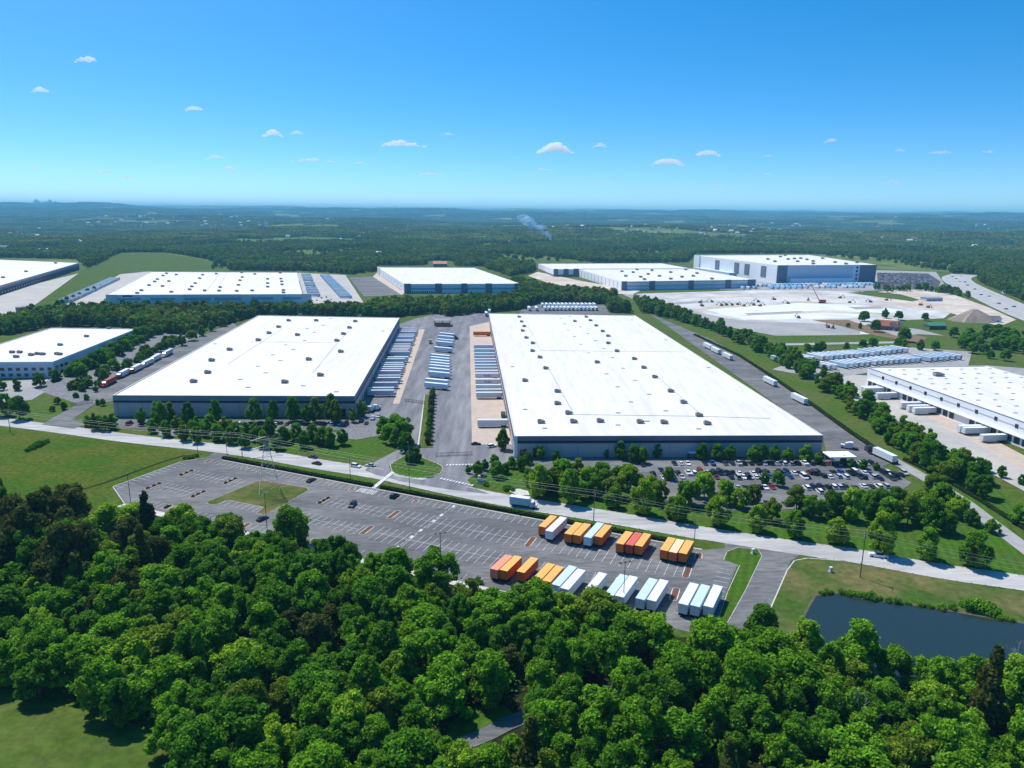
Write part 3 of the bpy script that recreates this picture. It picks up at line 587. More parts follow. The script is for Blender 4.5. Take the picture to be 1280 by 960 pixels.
roof_line(B5, [c55(460, 116), c55(517, 42)], h5 - .5, 0.6); roof_line(B5, [c55(512, 100), c55(548, 36)], h5 - .5, 0.6)
# centre building with dark towers
h6 = 13.0
q6 = [g2(505, 355, h6), g2(650.5, 354.5, h6), g2(592, 334.5, h6), g2(472, 334, h6)]
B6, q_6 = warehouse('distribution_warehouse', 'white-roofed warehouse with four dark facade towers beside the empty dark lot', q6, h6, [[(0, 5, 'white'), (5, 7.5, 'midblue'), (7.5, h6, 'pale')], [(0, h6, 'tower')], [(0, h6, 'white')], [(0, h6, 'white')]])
c66 = lambda x: (x - 262) / (1115 - 262)
a, d, L6 = side_frame(B6, q_6, 0)
for x0, x1 in ((262, 312), (487, 535), (677, 722), (857, 903), (1072, 1114)): panel(B6, 'facade_tower', q_6, 0, c66(x0) * L6, (x1 - x0) / 853 * L6, 0.01, h6 + .6, 'tower', 0.9)
for k in range(11): panel(B6, 'dock_door', q_6, 0, c66(318 + k * 15.5) * L6, 1.6, 0.4, 3.2, 'glass', 0.2)
for k in range(9): panel(B6, 'window', q_6, 3, 14 + k * 34, 5, 6.5, 8.4, 'midblue', 0.2)
for k in range(16): panel(B6, 'dock_door', q_6, 3, 60 + k * 15, 3.2, 0.8, 3.6, 'glass', 0.2)
panel(B6, 'corner_tower', q_6, 3, 2, 30, 0.01, h6 + 1.2, 'white', 1.0)
for k in range(3): panel(B6, 'window', q_6, 3, 5, 16, 2 + 4 * k, 4.6 + 4 * k, 'bluegrey', 1.2)
# twin buildings beside the construction site
h8 = 13.0
q7 = [g2(692, 336.5, h8), g2(866, 336, h8), g2(826, 329, h8), g2(673, 329.5, h8)]
B7, q_7 = warehouse('distribution_warehouse', 'long low white-roofed warehouse just behind the one facing the construction site', q7, h8, [(0, 3.5, 'tower'), (3.5, h8, 'white')])
q8 = [g2(777, 352, h8), g2(945, 349.5, h8), g2(862, 335.5, h8), g2(722, 336, h8)]
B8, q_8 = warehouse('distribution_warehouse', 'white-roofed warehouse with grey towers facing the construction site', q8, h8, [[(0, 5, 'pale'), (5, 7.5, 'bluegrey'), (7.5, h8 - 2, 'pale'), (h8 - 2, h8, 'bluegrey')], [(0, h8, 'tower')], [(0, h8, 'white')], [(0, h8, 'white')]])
a, d, L8 = side_frame(B8, q_8, 0); c88 = lambda x: (x - 500) / (1215 - 500)
for x0, x1 in ((500, 527), (643, 672), (848, 876), (1048, 1078), (1170, 1212)): panel(B8, 'facade_tower', q_8, 0, c88(x0) * L8, (x1 - x0) / 715 * L8, 0.01, h8 + .5, 'tower', 0.9)
for k in range(12): panel(B8, 'wall_pier', q_8, 3, 8 + k * 20, 1.4, 0.01, h8 - 2, 'bluegrey', 0.3)
panel(B7, 'corner_tower', q_7, 0, 0.1, 8, 0.01, h8 + .6, 'tower', 0.8); panel(B7, 'corner_tower', q_7, 0, 18, 9, 0.01, h8 + .6, 'tower', 0.8); panel(B7, 'corner_tower', q_7, 0, 36, 10, 0.01, h8 + 1, 'tower', 0.8)
for x, y in [(500, 85), (520, 110), (560, 90), (600, 115), (640, 100), (660, 80), (700, 110), (760, 90), (820, 115), (880, 110), (900, 95), (580, 75), (980, 125), (620, 128), (760, 125), (840, 75)]: on_roof(B8, HV, 'rooftop_unit', 660 + x * .2344, 320 + y * .2344, h8 - .5, 1.5)
# tall multi-level building
h9 = 30.0
q9 = [g2(970, 327.5, h9), g2(974, 332.5, h9), g2(1096, 331, h9), g2(1010, 318, h9), g2(868, 319, h9)]
q9 = [g2(972, 331.5, h9), g2(1096, 331, h9), g2(1010, 318.5, h9), g2(868, 319, h9)]
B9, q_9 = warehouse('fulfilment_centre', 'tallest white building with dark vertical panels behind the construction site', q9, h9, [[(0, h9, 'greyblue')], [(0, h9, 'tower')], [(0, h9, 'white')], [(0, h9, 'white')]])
a, d, L9 = side_frame(B9, q_9, 3)
for s in (0.12, 0.30, 0.42, 0.66): panel(B9, 'dark_panel', q_9, 3, L9 * (1 - s) - 12, 15, 8, h9 - 4, 'tower', 0.6)
panel(B9, 'corner_tower', q_9, 3, 2, 22, 0.01, h9 + .4, 'white', 1.5)
a, d, L9 = side_frame(B9, q_9, 0)
panel(B9, 'corner_panel', q_9, 0, 0.1, 18, 0.01, h9 - .2, 'tower', 0.5); panel(B9, 'corner_panel', q_9, 0, L9 - 30, 29.8, 0.01, h9 - .2, 'tower', 0.5); panel(B9, 'stair_tower', q_9, 0, L9 - 44, 12, 0.01, h9 + .3, 'pale', 1.2)
for k in range(4): panel(B9, 'window', q_9, 0, L9 - 38, 3.4, 6 + 6 * k, 9.4 + 6 * k, 'glass', 1.5)
panel(B9, 'dock_block', q_9, 0, 20, L9 - 66, 0.01, 9, 'pale', 9)
panel(B9, 'dock_block', q_9, 3, 30, 130, 0.01, 8, 'greyblue', 14)
for x, y in [(510, 75), (555, 90), (590, 60), (640, 75), (680, 72), (720, 70), (760, 78), (800, 88), (860, 70), (700, 90), (800, 104), (940, 95), (1010, 105), (620, 50), (470, 38), (1080, 96)]: on_roof(B9, HV, 'rooftop_unit', 860 + x * .1953, 310 + y * .1953, h9 - .5, 1.6)
# white dock building at the right
h10 = 13.0
p0 = Vector(g2(1085, 459, h10)); p1 = Vector(g2(1232, 457, h10)); dA = (Vector(g2(1280, 527, h10)) - p0).normalized(); Ld = 190
q10 = [tuple(p0 + dA * Ld), tuple(p1 + dA * (Ld - 8)), tuple(p1), tuple(p0)]
B10, q_0 = warehouse('cross_dock_warehouse', 'white dock warehouse with long row of dock doors and skylit roof, cut by the frame', q10, h10, [(0, h10, 'white')])
a, d, L10 = side_frame(B10, q_0, 3)
for k in range(34):
    s = L10 - 16 - k * 5.1
    if k % 11 in (5, 6): continue
    panel(B10, 'dock_door', q_0, 3, s - 3.4, 3.5, 1.0, 4.6, 'door', 0.12)
panel(B10, 'dock_lintel', q_0, 3, 3, L10 - 20, 5.0, 5.5, 'white', 1.6)
panel(B10, 'window_band', q_0, 3, 3, L10 - 14, 9.2, 9.75, 'bluegrey', 0.1)
for k in range(13): panel(B10, 'window', q_0, 3, L10 - 12 - k * 13.5, 2.0, 8.6, 10.6, 'glass', 0.16)
panel(B10, 'side_door', q_0, 3, L10 - 6.5, 2.6, 0, 4.4, 'glass', 0.14); panel(B10, 'roof_coping', q_0, 3, 0.2, L10 - 0.4, h10 - 0.5, h10 - 0.1, 'tower', 0.1)
for i in range(9):
    for j in range(10):
        s = 12 + i * 12.5 + (j % 2) * 2; t = 8 + j * 13.0; pos = Vector(q_0[3]) + (Vector(q_0[2]) - Vector(q_0[3])).normalized() * (s if s < 100 else 100) * 0.8 + Vector((d.x, d.y)) * t
        if i < 8 and not (i == 3 and j % 3 == 1): obj('skylight', SK, B10, (pos.x, pos.y, h10 - .5)).scale = (0.8, 0.8, 0.8)
for t_, s_ in ((26, 30), (60, 75), (110, 50)): pos = Vector(q_0[3]) + (Vector(q_0[2]) - Vector(q_0[3])).normalized() * s_ + Vector((d.x, d.y)) * t_; obj('rooftop_unit', HV, B10, (pos.x, pos.y, h10 - .5)).scale = (1.6, 1.6, 1.2)
# open shed at the head of the truck court
pS = g2(553, 407); mb = MB(); mb.box(-8, 8, -7, 7, 5.4, 5.9); sh = thing('open_shed', 'grey flat-roofed shed at the head of the truck court', 'shed', (*pS, 0), R(3)); mb.build('roof', K['unit'], sh)
mb = MB(); mb.box(-7.6, 7.6, -6.6, -6.3, 0.6, 4.0); mb.build('wall', K['red'], sh)
for x in (-7.5, 0, 7.5):
    for y in (-6, 6): m_ = MB(); m_.box(x - .2, x + .2, y - .2, y + .2, 0, 5.4); m_.build('post', K['darksteel'], sh)
# houses near the site, shed, water tank, spoil heap
def gable(name, label, cat, loc, rz, wx, wy, h, rh, wallm, roofm, group=None):
    t = thing(name, label, cat, (*loc, 0), rz, group); mb = MB(); mb.box(-wx, wx, -wy, wy, 0, h); mb.build('wall', wallm, t)
    mb = MB(); e = 0.5
    mb.face([(-wx - e, -wy - e, h - .1), (wx + e, -wy - e, h - .1), (wx + e, 0, h + rh), (-wx - e, 0, h + rh)]); mb.face([(wx + e, wy + e, h - .1), (-wx - e, wy + e, h - .1), (-wx - e, 0, h + rh), (wx + e, 0, h + rh)])
    mb.face([(-wx - e, wy + e, h - .1), (-wx - e, -wy - e, h - .1), (-wx - e, 0, h + rh)]); mb.face([(wx + e, -wy - e, h - .1), (wx + e, wy + e, h - .1), (wx + e, 0, h + rh)]); mb.face([(-wx - e, -wy - e, h - .1), (-wx - e, wy + e, h - .1), (wx + e, wy + e, h - .1), (wx + e, -wy - e, h - .1)])
    mb.build('roof', roofm, t)
    m_ = MB(); m_.box(-0.6, 0.6, -wy - 0.06, -wy + .05, 0, 2.2); m_.build('door', K['glass'], t)
    for x in (-wx * .6, wx * .6): m_ = MB(); m_.box(x - .7, x + .7, -wy - 0.06, -wy + .05, 1, 2.4); m_.build('window', K['glass'], t)
    return t
gable('farmhouse', 'old brick farmhouse with brown shingled roof between trees below the construction site', 'house', g2(1108, 412), R(-25), 9, 6, 4.5, 5, K['brick'], K['red'])
gable('farmhouse', 'brick outbuilding with dark pointed roof beside the old farmhouse', 'house', g2(1118, 413), R(20), 5, 5, 4, 4.5, K['brick'], K['shingle'])
gable('pavilion', 'green-roofed open pavilion beside the tree grove below the site', 'pavilion', g2(1168, 411), R(5), 9, 5, 4, 2.4, K['wood'], K['green'])
gable('barn', 'barn with salmon red roof behind the warehouse with dark towers', 'barn', g2(550, 333), R(8), 14, 9, 6, 5, K['brick'], mat('salmon_roof', (0.55, 0.24, 0.15), 0.8, 0.08))
gable('farmhouse', 'large white-roofed farm building at the wood edge beyond the far left warehouse', 'house', g2(51, 315), R(15), 22, 9, 5, 4, K['greyblue'], K['white'])
gable('farmhouse', 'brown-roofed house at the frame edge beyond the far left warehouse', 'house', g2(6, 311), R(-10), 16, 10, 5, 5, K['brick'], K['shingle'])
gable('site_office', 'blue-grey site cabin beside the dirt yard', 'cabin', g2(1164, 376), R(10), 12, 6, 4.5, 1.0, K['bluegrey'], K['midblue'])
gable('farmhouse', 'small white building beside the brown spoil heap', 'house', g2(1238, 402), R(-10), 8, 6, 4, 2.5, K['white'], K['shingle'])
gable('roadside_shed', 'small dark-roofed shed at the wood edge beside the highway', 'shed', g2(1262, 367), R(-10), 8, 6, 3.5, 2, K['pale'], K['shingle'])
tk = g2(29, 394); t = thing('water_tank', 'dark blue-grey cylindrical water tank beside the far yard', 'tank', (*tk, 0)); mb = MB(); mb.tube((0, 0, 0), (0, 0, 9), 6.0, 6.0, 24); mb.build('shell', K['silo'], t); mb = MB(); mb.tube((0, 0, 9), (0, 0, 10), 6.2, 0.6, 24); mb.build('tank_roof', K['silo'], t)
for x in (-12, -11): mb = MB()
t2 = thing('pump_house', 'low grey pump house beside the round water tank', 'pump house', (*g2(14, 396), 0)); mb = MB(); mb.box(-5, 5, -3, 3, 0, 3); mb.build('wall', K['greyblue'], t2); mb = MB(); mb.box(-5.3, 5.3, -3.3, 3.3, 3, 3.4); mb.build('roof', K['shingle'], t2)
mb = MB(); c = g2(1216, 401); N = 24
ring = lambda r, z, e=0: [(r * math.cos(2 * PI * k / N) * (1 + .12 * math.sin(3 * k + e)), r * 0.8 * math.sin(2 * PI * k / N) * (1 + .1 * math.cos(5 * k)), z) for k in range(N)]
mb.hexa(ring(24, 0), ring(14, 6.5, 1)); mb.hexa(ring(14, 6.5, 1), ring(3, 12.5, 2)); hp = mb.build('spoil_heap', mat('spoil', (0.30, 0.235, 0.19), 0.95, 0.15, 0.4), loc=(*c, 0)); prop(hp, 'brown conical spoil heap beside the highway', 'spoil heap')

# ------------------------------------------------------------------ vehicles
def trailer_proto(Lg, near=True):
    t = thing('trailer', '-', 'trailer'); w2 = 1.3; z0, z1 = 1.15, 4.05
    mb = MB(); mb.box(-w2, w2, 0, Lg, z0, z1); 
    for k in range(int(Lg / 1.2)): mb.box(-w2 - .03, -w2, 0.5 + k * 1.2, 0.56 + k * 1.2, z0 + .1, z1 - .1); mb.box(w2, w2 + .03, 0.5 + k * 1.2, 0.56 + k * 1.2, z0 + .1, z1 - .1)
    mb.build('body', K['trailer'], t)
    mb = MB(); mb.box(-w2 - .02, w2 + .02, -.02, Lg + .02, z1 + .003, z1 + .06); mb.build('roof', K['trailer'], t)
    mb = MB(); mb.box(-w2 + .12, -.04, -.07, -.003, z0 + .12, z1 - .12); mb.box(.04, w2 - .12, -.07, -.003, z0 + .12, z1 - .12); mb.build('rear_door', K['trailer'], t)
    mb = MB(); mb.box(-1.1, 1.1, .1, Lg - .3, .95, 1.147); mb.box(-.9, .9, .6, 3.4, .5, .95); mb.box(-1.1, -.95, .02, .1, .45, 1.14); mb.box(.95, 1.1, .02, .1, .45, 1.14); mb.box(-1.1, 1.1, .0, .1, .42, .55); mb.build('chassis', K['chassis'], t)
    if near:
        for y in (1.3, 2.6):
            for x in (-.85, .85): mb = MB(); mb.tube((x - .35, y, .5), (x + .35, y, .5), .5, .5, 12); mb.build('wheel', K['tyre'], t)
        for x in (-.8, .8): mb = MB(); mb.box(x - .1, x + .1, Lg - 3.1, Lg - 2.9, 0.02, .95); mb.build('landing_leg', K['darksteel'], t)
    return t
PROTO = {}
HIDE = []
for nm, Lg, near in (('long', 13.3, True), ('dock', 15.8, True), ('pup', 10.6, True), ('far', 15.8, False)): PROTO[nm] = trailer_proto(Lg, near); PROTO[nm]['_used'] = 0
WHITE = (0.68, 0.71, 0.75); PALE = (0.50, 0.63, 0.73); SILVER = (0.52, 0.57, 0.62); ORANGE = (0.62, 0.14, 0.02); ORANGE_SUNLIT_TOP = (0.78, 0.40, 0.10); RED = (0.42, 0.05, 0.035); SALMON = (0.68, 0.25, 0.14); LBLUE = (0.40, 0.60, 0.76)  # the yellower orange for roofs has the sun's glare mixed into its colour
TR = []
def put(proto, loc, rz, label, group=None, z=0.0, name=None):
    o = proto if not proto['_used'] else copy_tree(proto)
    proto['_used'] = 1
    o.location = (loc[0], loc[1], z); o.rotation_euler = (0, 0, rz); o['label'] = label
    if group: o['group'] = group
    elif 'group' in o: del o['group']
    return o
def trailer(kind, p, q, col, top, label, group, door=None):
    """p: rear end on the ground, q: direction point"""
    o = put(PROTO[kind], p, math.atan2(q[1] - p[1], q[0] - p[0]) - PI / 2, label, group)
    for ch in o.children:
        n = ch.name.split('.')[0]
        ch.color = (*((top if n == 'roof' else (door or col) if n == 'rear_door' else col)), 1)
    return o
up = [(163.9, 12.3, 'o'), (167.4, 14.6, 'w'), (174.1, 14.0, 'o'), (177.0, 13.6, 'o'), (180.9, 13.6, 'p'), (184.0, 11.6, 'o'), (192.1, 13.7, 'o'), (195.2, 13.2, 'r'), (198.1, 12.6, 'o'), (206.4, 12.2, 'o'), (209.3, 12.4, 'y'), (212.3, 11.8, 'o')]
cc = {'o': (ORANGE, ORANGE_SUNLIT_TOP), 'w': (WHITE, WHITE), 'p': (PALE, PALE), 'r': (RED, (0.62, 0.12, 0.10)), 'y': (ORANGE, (0.82, 0.60, 0.36)), 's': (SALMON, (0.70, 0.28, 0.17))}
lab = ['orange trailer left of the first white one in the hedge-side row', 'white trailer at the mulch bed end of the hedge-side row', 'orange trailer just right of the end white trailer by the hedge', 'orange trailer left of the pale blue-white one by the hedge', 'pale blue-white trailer between orange ones by the hedge', 'orange trailer right of the pale blue-white one by the hedge', 'orange trailer left of the red-roofed one by the hedge', 'red-roofed trailer between two orange ones by the hedge', 'orange trailer right of the red-roofed one by the hedge', 'orange trailer left of the cream-roofed one by the hedge', 'cream-roofed orange trailer between two orange ones by the hedge', 'orange trailer at the access drive end of the hedge-side row']
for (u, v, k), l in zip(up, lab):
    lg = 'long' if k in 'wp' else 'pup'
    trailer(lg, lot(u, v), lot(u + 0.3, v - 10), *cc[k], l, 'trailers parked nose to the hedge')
low = [(162.4, 47.4, 'pup', 's', 'salmon-roofed orange trailer beside the gravel strip and a bush'), (165.3, 46.8, 'pup', 'o', 'orange trailer just right of the salmon-roofed one by the woods'), (170.4, 45.5, 'pup', 'o', 'orange trailer with painted-on sunlit top alone at the woods edge'), (176.6, 47, 'pup', 'o', 'orange trailer half hidden by a tree at the woods edge'), (179.6, 47.4, 'pup', 'o', 'orange trailer half hidden beside the pale blue one at the woods edge'), (182.9, 48.4, 'long', 'p', 'pale blue trailer next to the half hidden orange ones'), (186.0, 49.3, 'long', 'w', 'white trailer right of the pale blue one by half hidden orange trailers'), (192.6, 48.6, 'long', 'w', 'white trailer standing alone between gaps at the woods edge'), (198.7, 47.0, 'long', 'p', 'pale blue trailer of the pair behind the light pole'), (201.6, 46.7, 'long', 'w', 'white trailer of the pair behind the light pole'), (207.3, 45.6, 'long', 'p', 'pale blue trailer left of the mulch bed by the woods'), (210.4, 45.0, 'long', 'w', 'white trailer touching the mulch bed by the woods'), (218.9, 43.2, 'long', 'w', 'white trailer first right of the mulch bed by the woods'), (222.1, 42.8, 'long', 'p', 'pale blue trailer in the middle of three by the grass strip'), (225.5, 41.5, 'long', 'w', 'white trailer beside the grass strip of the access drive')]
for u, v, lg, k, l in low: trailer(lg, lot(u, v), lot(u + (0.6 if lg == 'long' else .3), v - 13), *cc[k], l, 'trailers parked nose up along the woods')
# dock rows
def along(q0, q1, root):
    a = Vector(q0) + root.location.xy; b = Vector(q1) + root.location.xy; d = (b - a); return a, d.normalized(), d.length
a, d, L_ = along(ql[1], ql[2], LW); n_ = Vector((d.y, -d.x)); k = 0
for i in range(36):
    if i in (16, 17, 24, 31): continue
    s = 46 + i * 7.0; p = a + d * s + n_ * 0.5; q = p + n_ * 10
    p = p + n_ * random.uniform(0, 2.2)
    if random.random() < .1: continue
    c = random.choice([SILVER, SILVER, PALE, (0.6, 0.63, 0.66), (0.45, 0.52, 0.60)]); k += 1
    trailer('dock', tuple(p), tuple(q), c, tuple(x * random.uniform(.8, 1.05) for x in c), f'{nth(k)} silver trailer from near end docked at the tree-fronted warehouse', 'trailers at the dock of the tree-fronted warehouse')
a, d, L_ = along(qr[0], qr[3], RW); n_ = Vector((-d.y, d.x)); k = 0
for i, s in enumerate([50, 110, 118, 130, 146, 164, 173, 183, 193, 204, 214, 226, 238, 254, 272, 340]):
    p = a + d * s + n_ * 0.5; q = p + n_ * 10
    if i == 15: trailer('dock', tuple(p), tuple(q), ORANGE, (0.62, 0.2, 0.08), 'orange container trailer at the far end of the tan dock apron', 'trailers at the tan dock apron'); continue
    fed = i in (4, 5); c = WHITE if fed else random.choice([SILVER, PALE, (0.6, 0.66, 0.7)]); k += 1
    if i == 0: l = 'grey trailer alone on the tan dock apron near the gate'
    elif fed: l = f'white trailer with purple and orange lettering on the tan dock apron, {"nearer" if i == 4 else "farther"} of two'
    else: l = f'{nth(k - 1 if k > 1 else 1)} grey trailer from the gate in the tan apron row'
    o = trailer('dock', tuple(p), tuple(q), c, tuple(x * random.uniform(.8, 1.05) for x in c), l, 'trailers at the tan dock apron')
    if fed:
        for txt, mm, y0 in (('Fed', 'purple', 3.2), ('Ex', 'orange', 6.3)):
            # lettering on the side that faces the gate (local +x side)
            cu = bpy.data.curves.new('lettering', 'FONT'); cu.body = txt; cu.size = 2.3; cu.extrude = 0.01; cu.materials.append(K[mm]); cu.space_character = 0.95
            tmp = link(bpy.data.objects.new('lettering_curve', cu)); bpy.context.view_layer.update(); lm_ = bpy.data.meshes.new_from_object(tmp.evaluated_get(bpy.context.evaluated_depsgraph_get())); lm_.name = 'lettering'; bpy.data.objects.remove(tmp)
            fo = link(bpy.data.objects.new('lettering', lm_)); fo.parent = o
            side = 1 if (Matrix.Rotation(o.rotation_euler.z, 2) @ Vector((1, 0))).y < 0 else -1
            if side > 0: fo.matrix_local = Matrix(((0, 0, 1, 1.36), (1, 0, 0, y0 + 2.6), (0, 1, 0, 1.75), (0, 0, 0, 1)))
            else: fo.matrix_local = Matrix(((0, 0, -1, -1.36), (-1, 0, 0, 15.8 - y0 - 2.6), (0, 1, 0, 1.75), (0, 0, 0, 1)))
for k, (x, y) in enumerate([(553, 420), (552, 423.5), (552, 428), (551, 431), (550, 438.5), (547, 448), (547, 451.5), (547, 455), (547, 458.5), (547, 462), (547, 466), (547, 470.5), (545, 480), (544.5, 485)]):
    p = g2(x + 15, y + 3); q = g2(x - 15, y)
    trailer('dock', p, q, (0.66, 0.74, 0.80), (0.70, 0.80, 0.88), f'pale blue-white trailer in the mid-court stack, {nth(k + 1)} from the shed', 'trailers parked in the middle of the truck court')
for k, ((x, y), nm) in enumerate(zip([(885, 435), (895, 440.5), (910, 448), (965, 481), (1003, 504)], ['white trailer farthest up the side drive by the hedge', 'white trailer second in the far trio on the side drive', 'white trailer nearest of the far trio on the side drive', 'white trailer alone halfway down the side drive hedge', 'white trailer alone on the side drive beside the hedge bend'])):
    trailer('far', g2(x + 4, y + 3), g2(x - 12, y - 5), WHITE, WHITE, nm, 'trailers along the side drive')
trailer('long', g2(1093, 569), g2(1110, 577), WHITE, (0.62, 0.74, 0.72), 'pale green-white trailer hitched to a dark semi by the car park', 'trailers along the side drive')
# rows of stored trailers
k = 0
def row(a, b, n, ax, col, lbl, grp, skip=()):
    a = Vector(g2(*a)); b = Vector(g2(*b))
    for i in range(n):
        if i in skip: continue
        p = a.lerp(b, i / max(1, n - 1)); c = random.choice(col); q = p + Vector((math.cos(ax), math.sin(ax)))
        trailer('far', tuple(p), tuple(q), c, tuple(min(.85, x * random.uniform(.95, 1.1)) for x in c), lbl.format(nth(i + 1)), grp, door=tuple(x * .45 for x in c) if random.random() < .6 else None)
row((984, 455), (1085, 447.5), 17, R(118), [WHITE, PALE, WHITE], '{} white trailer from left in long back storage yard row', 'trailers in the storage yard', (6,))
row((1093, 446), (1134, 441.5), 7, R(118), [WHITE, PALE], '{} white trailer from left in short far storage yard row', 'trailers in the storage yard')
row((1038, 463.5), (1087, 459), 8, R(118), [WHITE, PALE], '{} white trailer from left in storage row by the shrubs', 'trailers in the storage yard', (2,))
row((1096, 458), (1150, 454), 9, R(118), [WHITE, PALE], '{} white trailer from left in storage row behind dock warehouse', 'trailers in the storage yard')
row((1164, 453.5), (1201, 450.5), 6, R(118), [WHITE, PALE, (0.5, 0.6, 0.7)], '{} white trailer from left in storage row by the grove', 'trailers in the storage yard')
row((679, 384.5), (744, 384.5), 14, R(94), [WHITE, PALE], '{} white trailer from left in rear row behind the largest warehouse', 'trailers behind the largest warehouse')
row((682, 388.8), (746, 388.8), 14, R(94), [WHITE, PALE], '{} white trailer from left in row behind the largest warehouse', 'trailers behind the largest warehouse')
row((662, 389), (671, 389), 2, R(94), [WHITE], 'white trailer of the pair standing apart behind the largest warehouse, {} one', 'trailers behind the largest warehouse')
row((608, 396), (612, 392.5), 2, R(94), [PALE], 'pale trailer tucked behind the corner of the largest warehouse, {} one', 'trailers behind the largest warehouse')
row((92, 378), (150, 350), 26, R(190), [LBLUE, PALE, SILVER], '{} light blue trailer from near end beside the green field', 'trailers along the field edge')
row((400, 371), (388, 345), 16, R(172), [LBLUE, PALE, SILVER], '{} trailer from near end docked at the pale blue warehouse', 'trailers at the pale blue warehouse dock', (5, 9))
row((440, 373), (412, 346), 20, R(182), [LBLUE, LBLUE, PALE], '{} light blue trailer from near end in outer yard row', 'trailers in the outer row of the yard')
row((925, 359), (1092, 357), 32, R(95), [LBLUE, (0.25, 0.52, 0.78), WHITE], '{} trailer from left close before the tallest white building', 'trailers before the tallest building', (7, 19))
row((930, 362), (1080, 360), 22, R(95), [LBLUE, (0.25, 0.52, 0.78), WHITE], '{} blue trailer from left in outer row before tallest building', 'trailers before the tallest building', (3, 4, 12, 17))
# dock trailers of the right-hand white building
dd = Vector(g2(1237, 541)) - Vector(g2(1200, 545))
a10 = Vector(q_0[3]) + B10.location.xy; dW = -Vector((math.cos(math.atan2(dA.y, dA.x) + PI), math.sin(math.atan2(dA.y, dA.x) + PI))); nW = Vector((dW.y, -dW.x))
if nW.x > 0: nW = -nW
for i, (s, l) in enumerate([(16, 'white trailer at the far end dock of the white dock warehouse'), (19.5, 'second white trailer at the far end dock of the white dock warehouse'), (33, 'short white trailer alone at the dock between two door groups'), (56, 'grey trailer farthest of the mid-dock three at the white warehouse'), (63, 'grey trailer in the middle of the mid-dock three at the white warehouse'), (68, 'white trailer nearest of the mid-dock three at the white warehouse'), (104, 'grey trailer behind its twin at the near dock of the white warehouse'), (107.5, 'grey trailer in front of its twin at the near dock of the white warehouse'), (120, 'white trailer cut by the frame at the white warehouse dock')]):
    p = a10 + dW * s + nW * 0.6; q = p + nW * 10
    trailer('long', tuple(p), tuple(q), random.choice([SILVER, (0.62, 0.64, 0.66)]), WHITE, l, 'trailers at the white warehouse dock')

# cars
def car_proto(kind):
    t = thing('car', '-', 'car'); L_, W_, h1, h2 = {'sedan': (4.7, 1.8, .85, 1.42), 'suv': (4.75, 1.9, 1.0, 1.75), 'pickup': (5.9, 2.0, 1.05, 1.85), 'van': (5.3, 2.0, 1.1, 2.2)}[kind]
    x0, x1 = -L_ / 2, L_ / 2; y = W_ / 2; mb = MB()
    prof = [(x0 + .05, .3), (x0, .6), (x0 + .12, h1), (x1 - 1.1, h1), (x1 - .15, h1 - .18), (x1, .6), (x1 - .05, .3)]
    mb.hexa([(px_, -y, pz) for px_, pz in prof], [(px_, y, pz) for px_, pz in prof][:])
    c0, c1 = {'sedan': (x0 + .7, x1 - 1.3), 'suv': (x0 + .1, x1 - 1.2), 'pickup': (x0 + 2.0, x1 - 1.5), 'van': (x0 + .05, x1 - .9)}[kind]
    r0, r1 = c0 + (.65 if kind == 'sedan' else .25), c1 - .75
    mb.hexa([(r0, -y + .28, h2 - .05), (r1, -y + .28, h2 - .05), (r1, y - .28, h2 - .05), (r0, y - .28, h2 - .05)], [(r0 + .08, -y + .34, h2 + .02), (r1 - .08, -y + .34, h2 + .02), (r1 - .08, y - .34, h2 + .02), (r0 + .08, y - .34, h2 + .02)])
    if kind == 'pickup':
        mb.box(x0 + .05, x0 + 2.0, -y + .01, -y + .14, h1 - .01, h1 + .22); mb.box(x0 + .05, x0 + 2.0, y - .14, y - .01, h1 - .01, h1 + .22); mb.box(x0 + .02, x0 + .12, -y + .15, y - .15, h1 - .01, h1 + .22)
    mb.build('body', K['paintcol'], t)
    mb = MB(); mb.hexa([(c0, -y + .08, h1 + .003), (c1, -y + .08, h1 + .003), (c1, y - .08, h1 + .003), (c0, y - .08, h1 + .003)], [(r0, -y + .27, h2 - .055), (r1, -y + .27, h2 - .055), (r1, y - .27, h2 - .055), (r0, y - .27, h2 - .055)]); mb.build('glazing', K['glass'], t)
    for wx in (x0 + .85, x1 - .9):
        for wy in (-y + .1, y - .1): mb = MB(); mb.tube((wx, wy - .13, .34), (wx, wy + .13, .34), .34, .34, 12); mb.build('wheel', K['tyre'], t)
    for wy in (-y + .3, y - .3): mb = MB(); mb.box(x1 - .06, x1 + .015, wy - .2, wy + .2, .62, .76); mb.build('headlight', K['skyl'], t)
    t['_used'] = 0; return t
CP = {k: car_proto(k) for k in ('sedan', 'suv', 'pickup', 'van')}
CC = {'black': (.012, .013, .016), 'dark grey': (.045, .048, .055), 'white': (.75, .76, .78), 'silver': (.42, .44, .47), 'red': (.28, .015, .02), 'maroon': (.10, .012, .02), 'blue': (.03, .09, .25), 'dark blue': (.015, .025, .07)}
CARS = []
def car(kind, p, rz, colour, where, group=None, label=None):
    o = put(CP[kind], p, rz, label or '-', group); o.name = {'sedan': 'sedan_car', 'suv': 'suv_car', 'pickup': 'pickup_truck', 'van': 'van'}[kind]; o['category'] = {'pickup': 'pickup truck', 'van': 'van'}.get(kind, 'car')
    o.children[0].color = (*CC[colour], 1)
    for ch in o.children:
        if ch.name.startswith('body'): ch.color = (*CC[colour], 1)
    if not label: CARS.append((o, colour, kind, where))
    return o
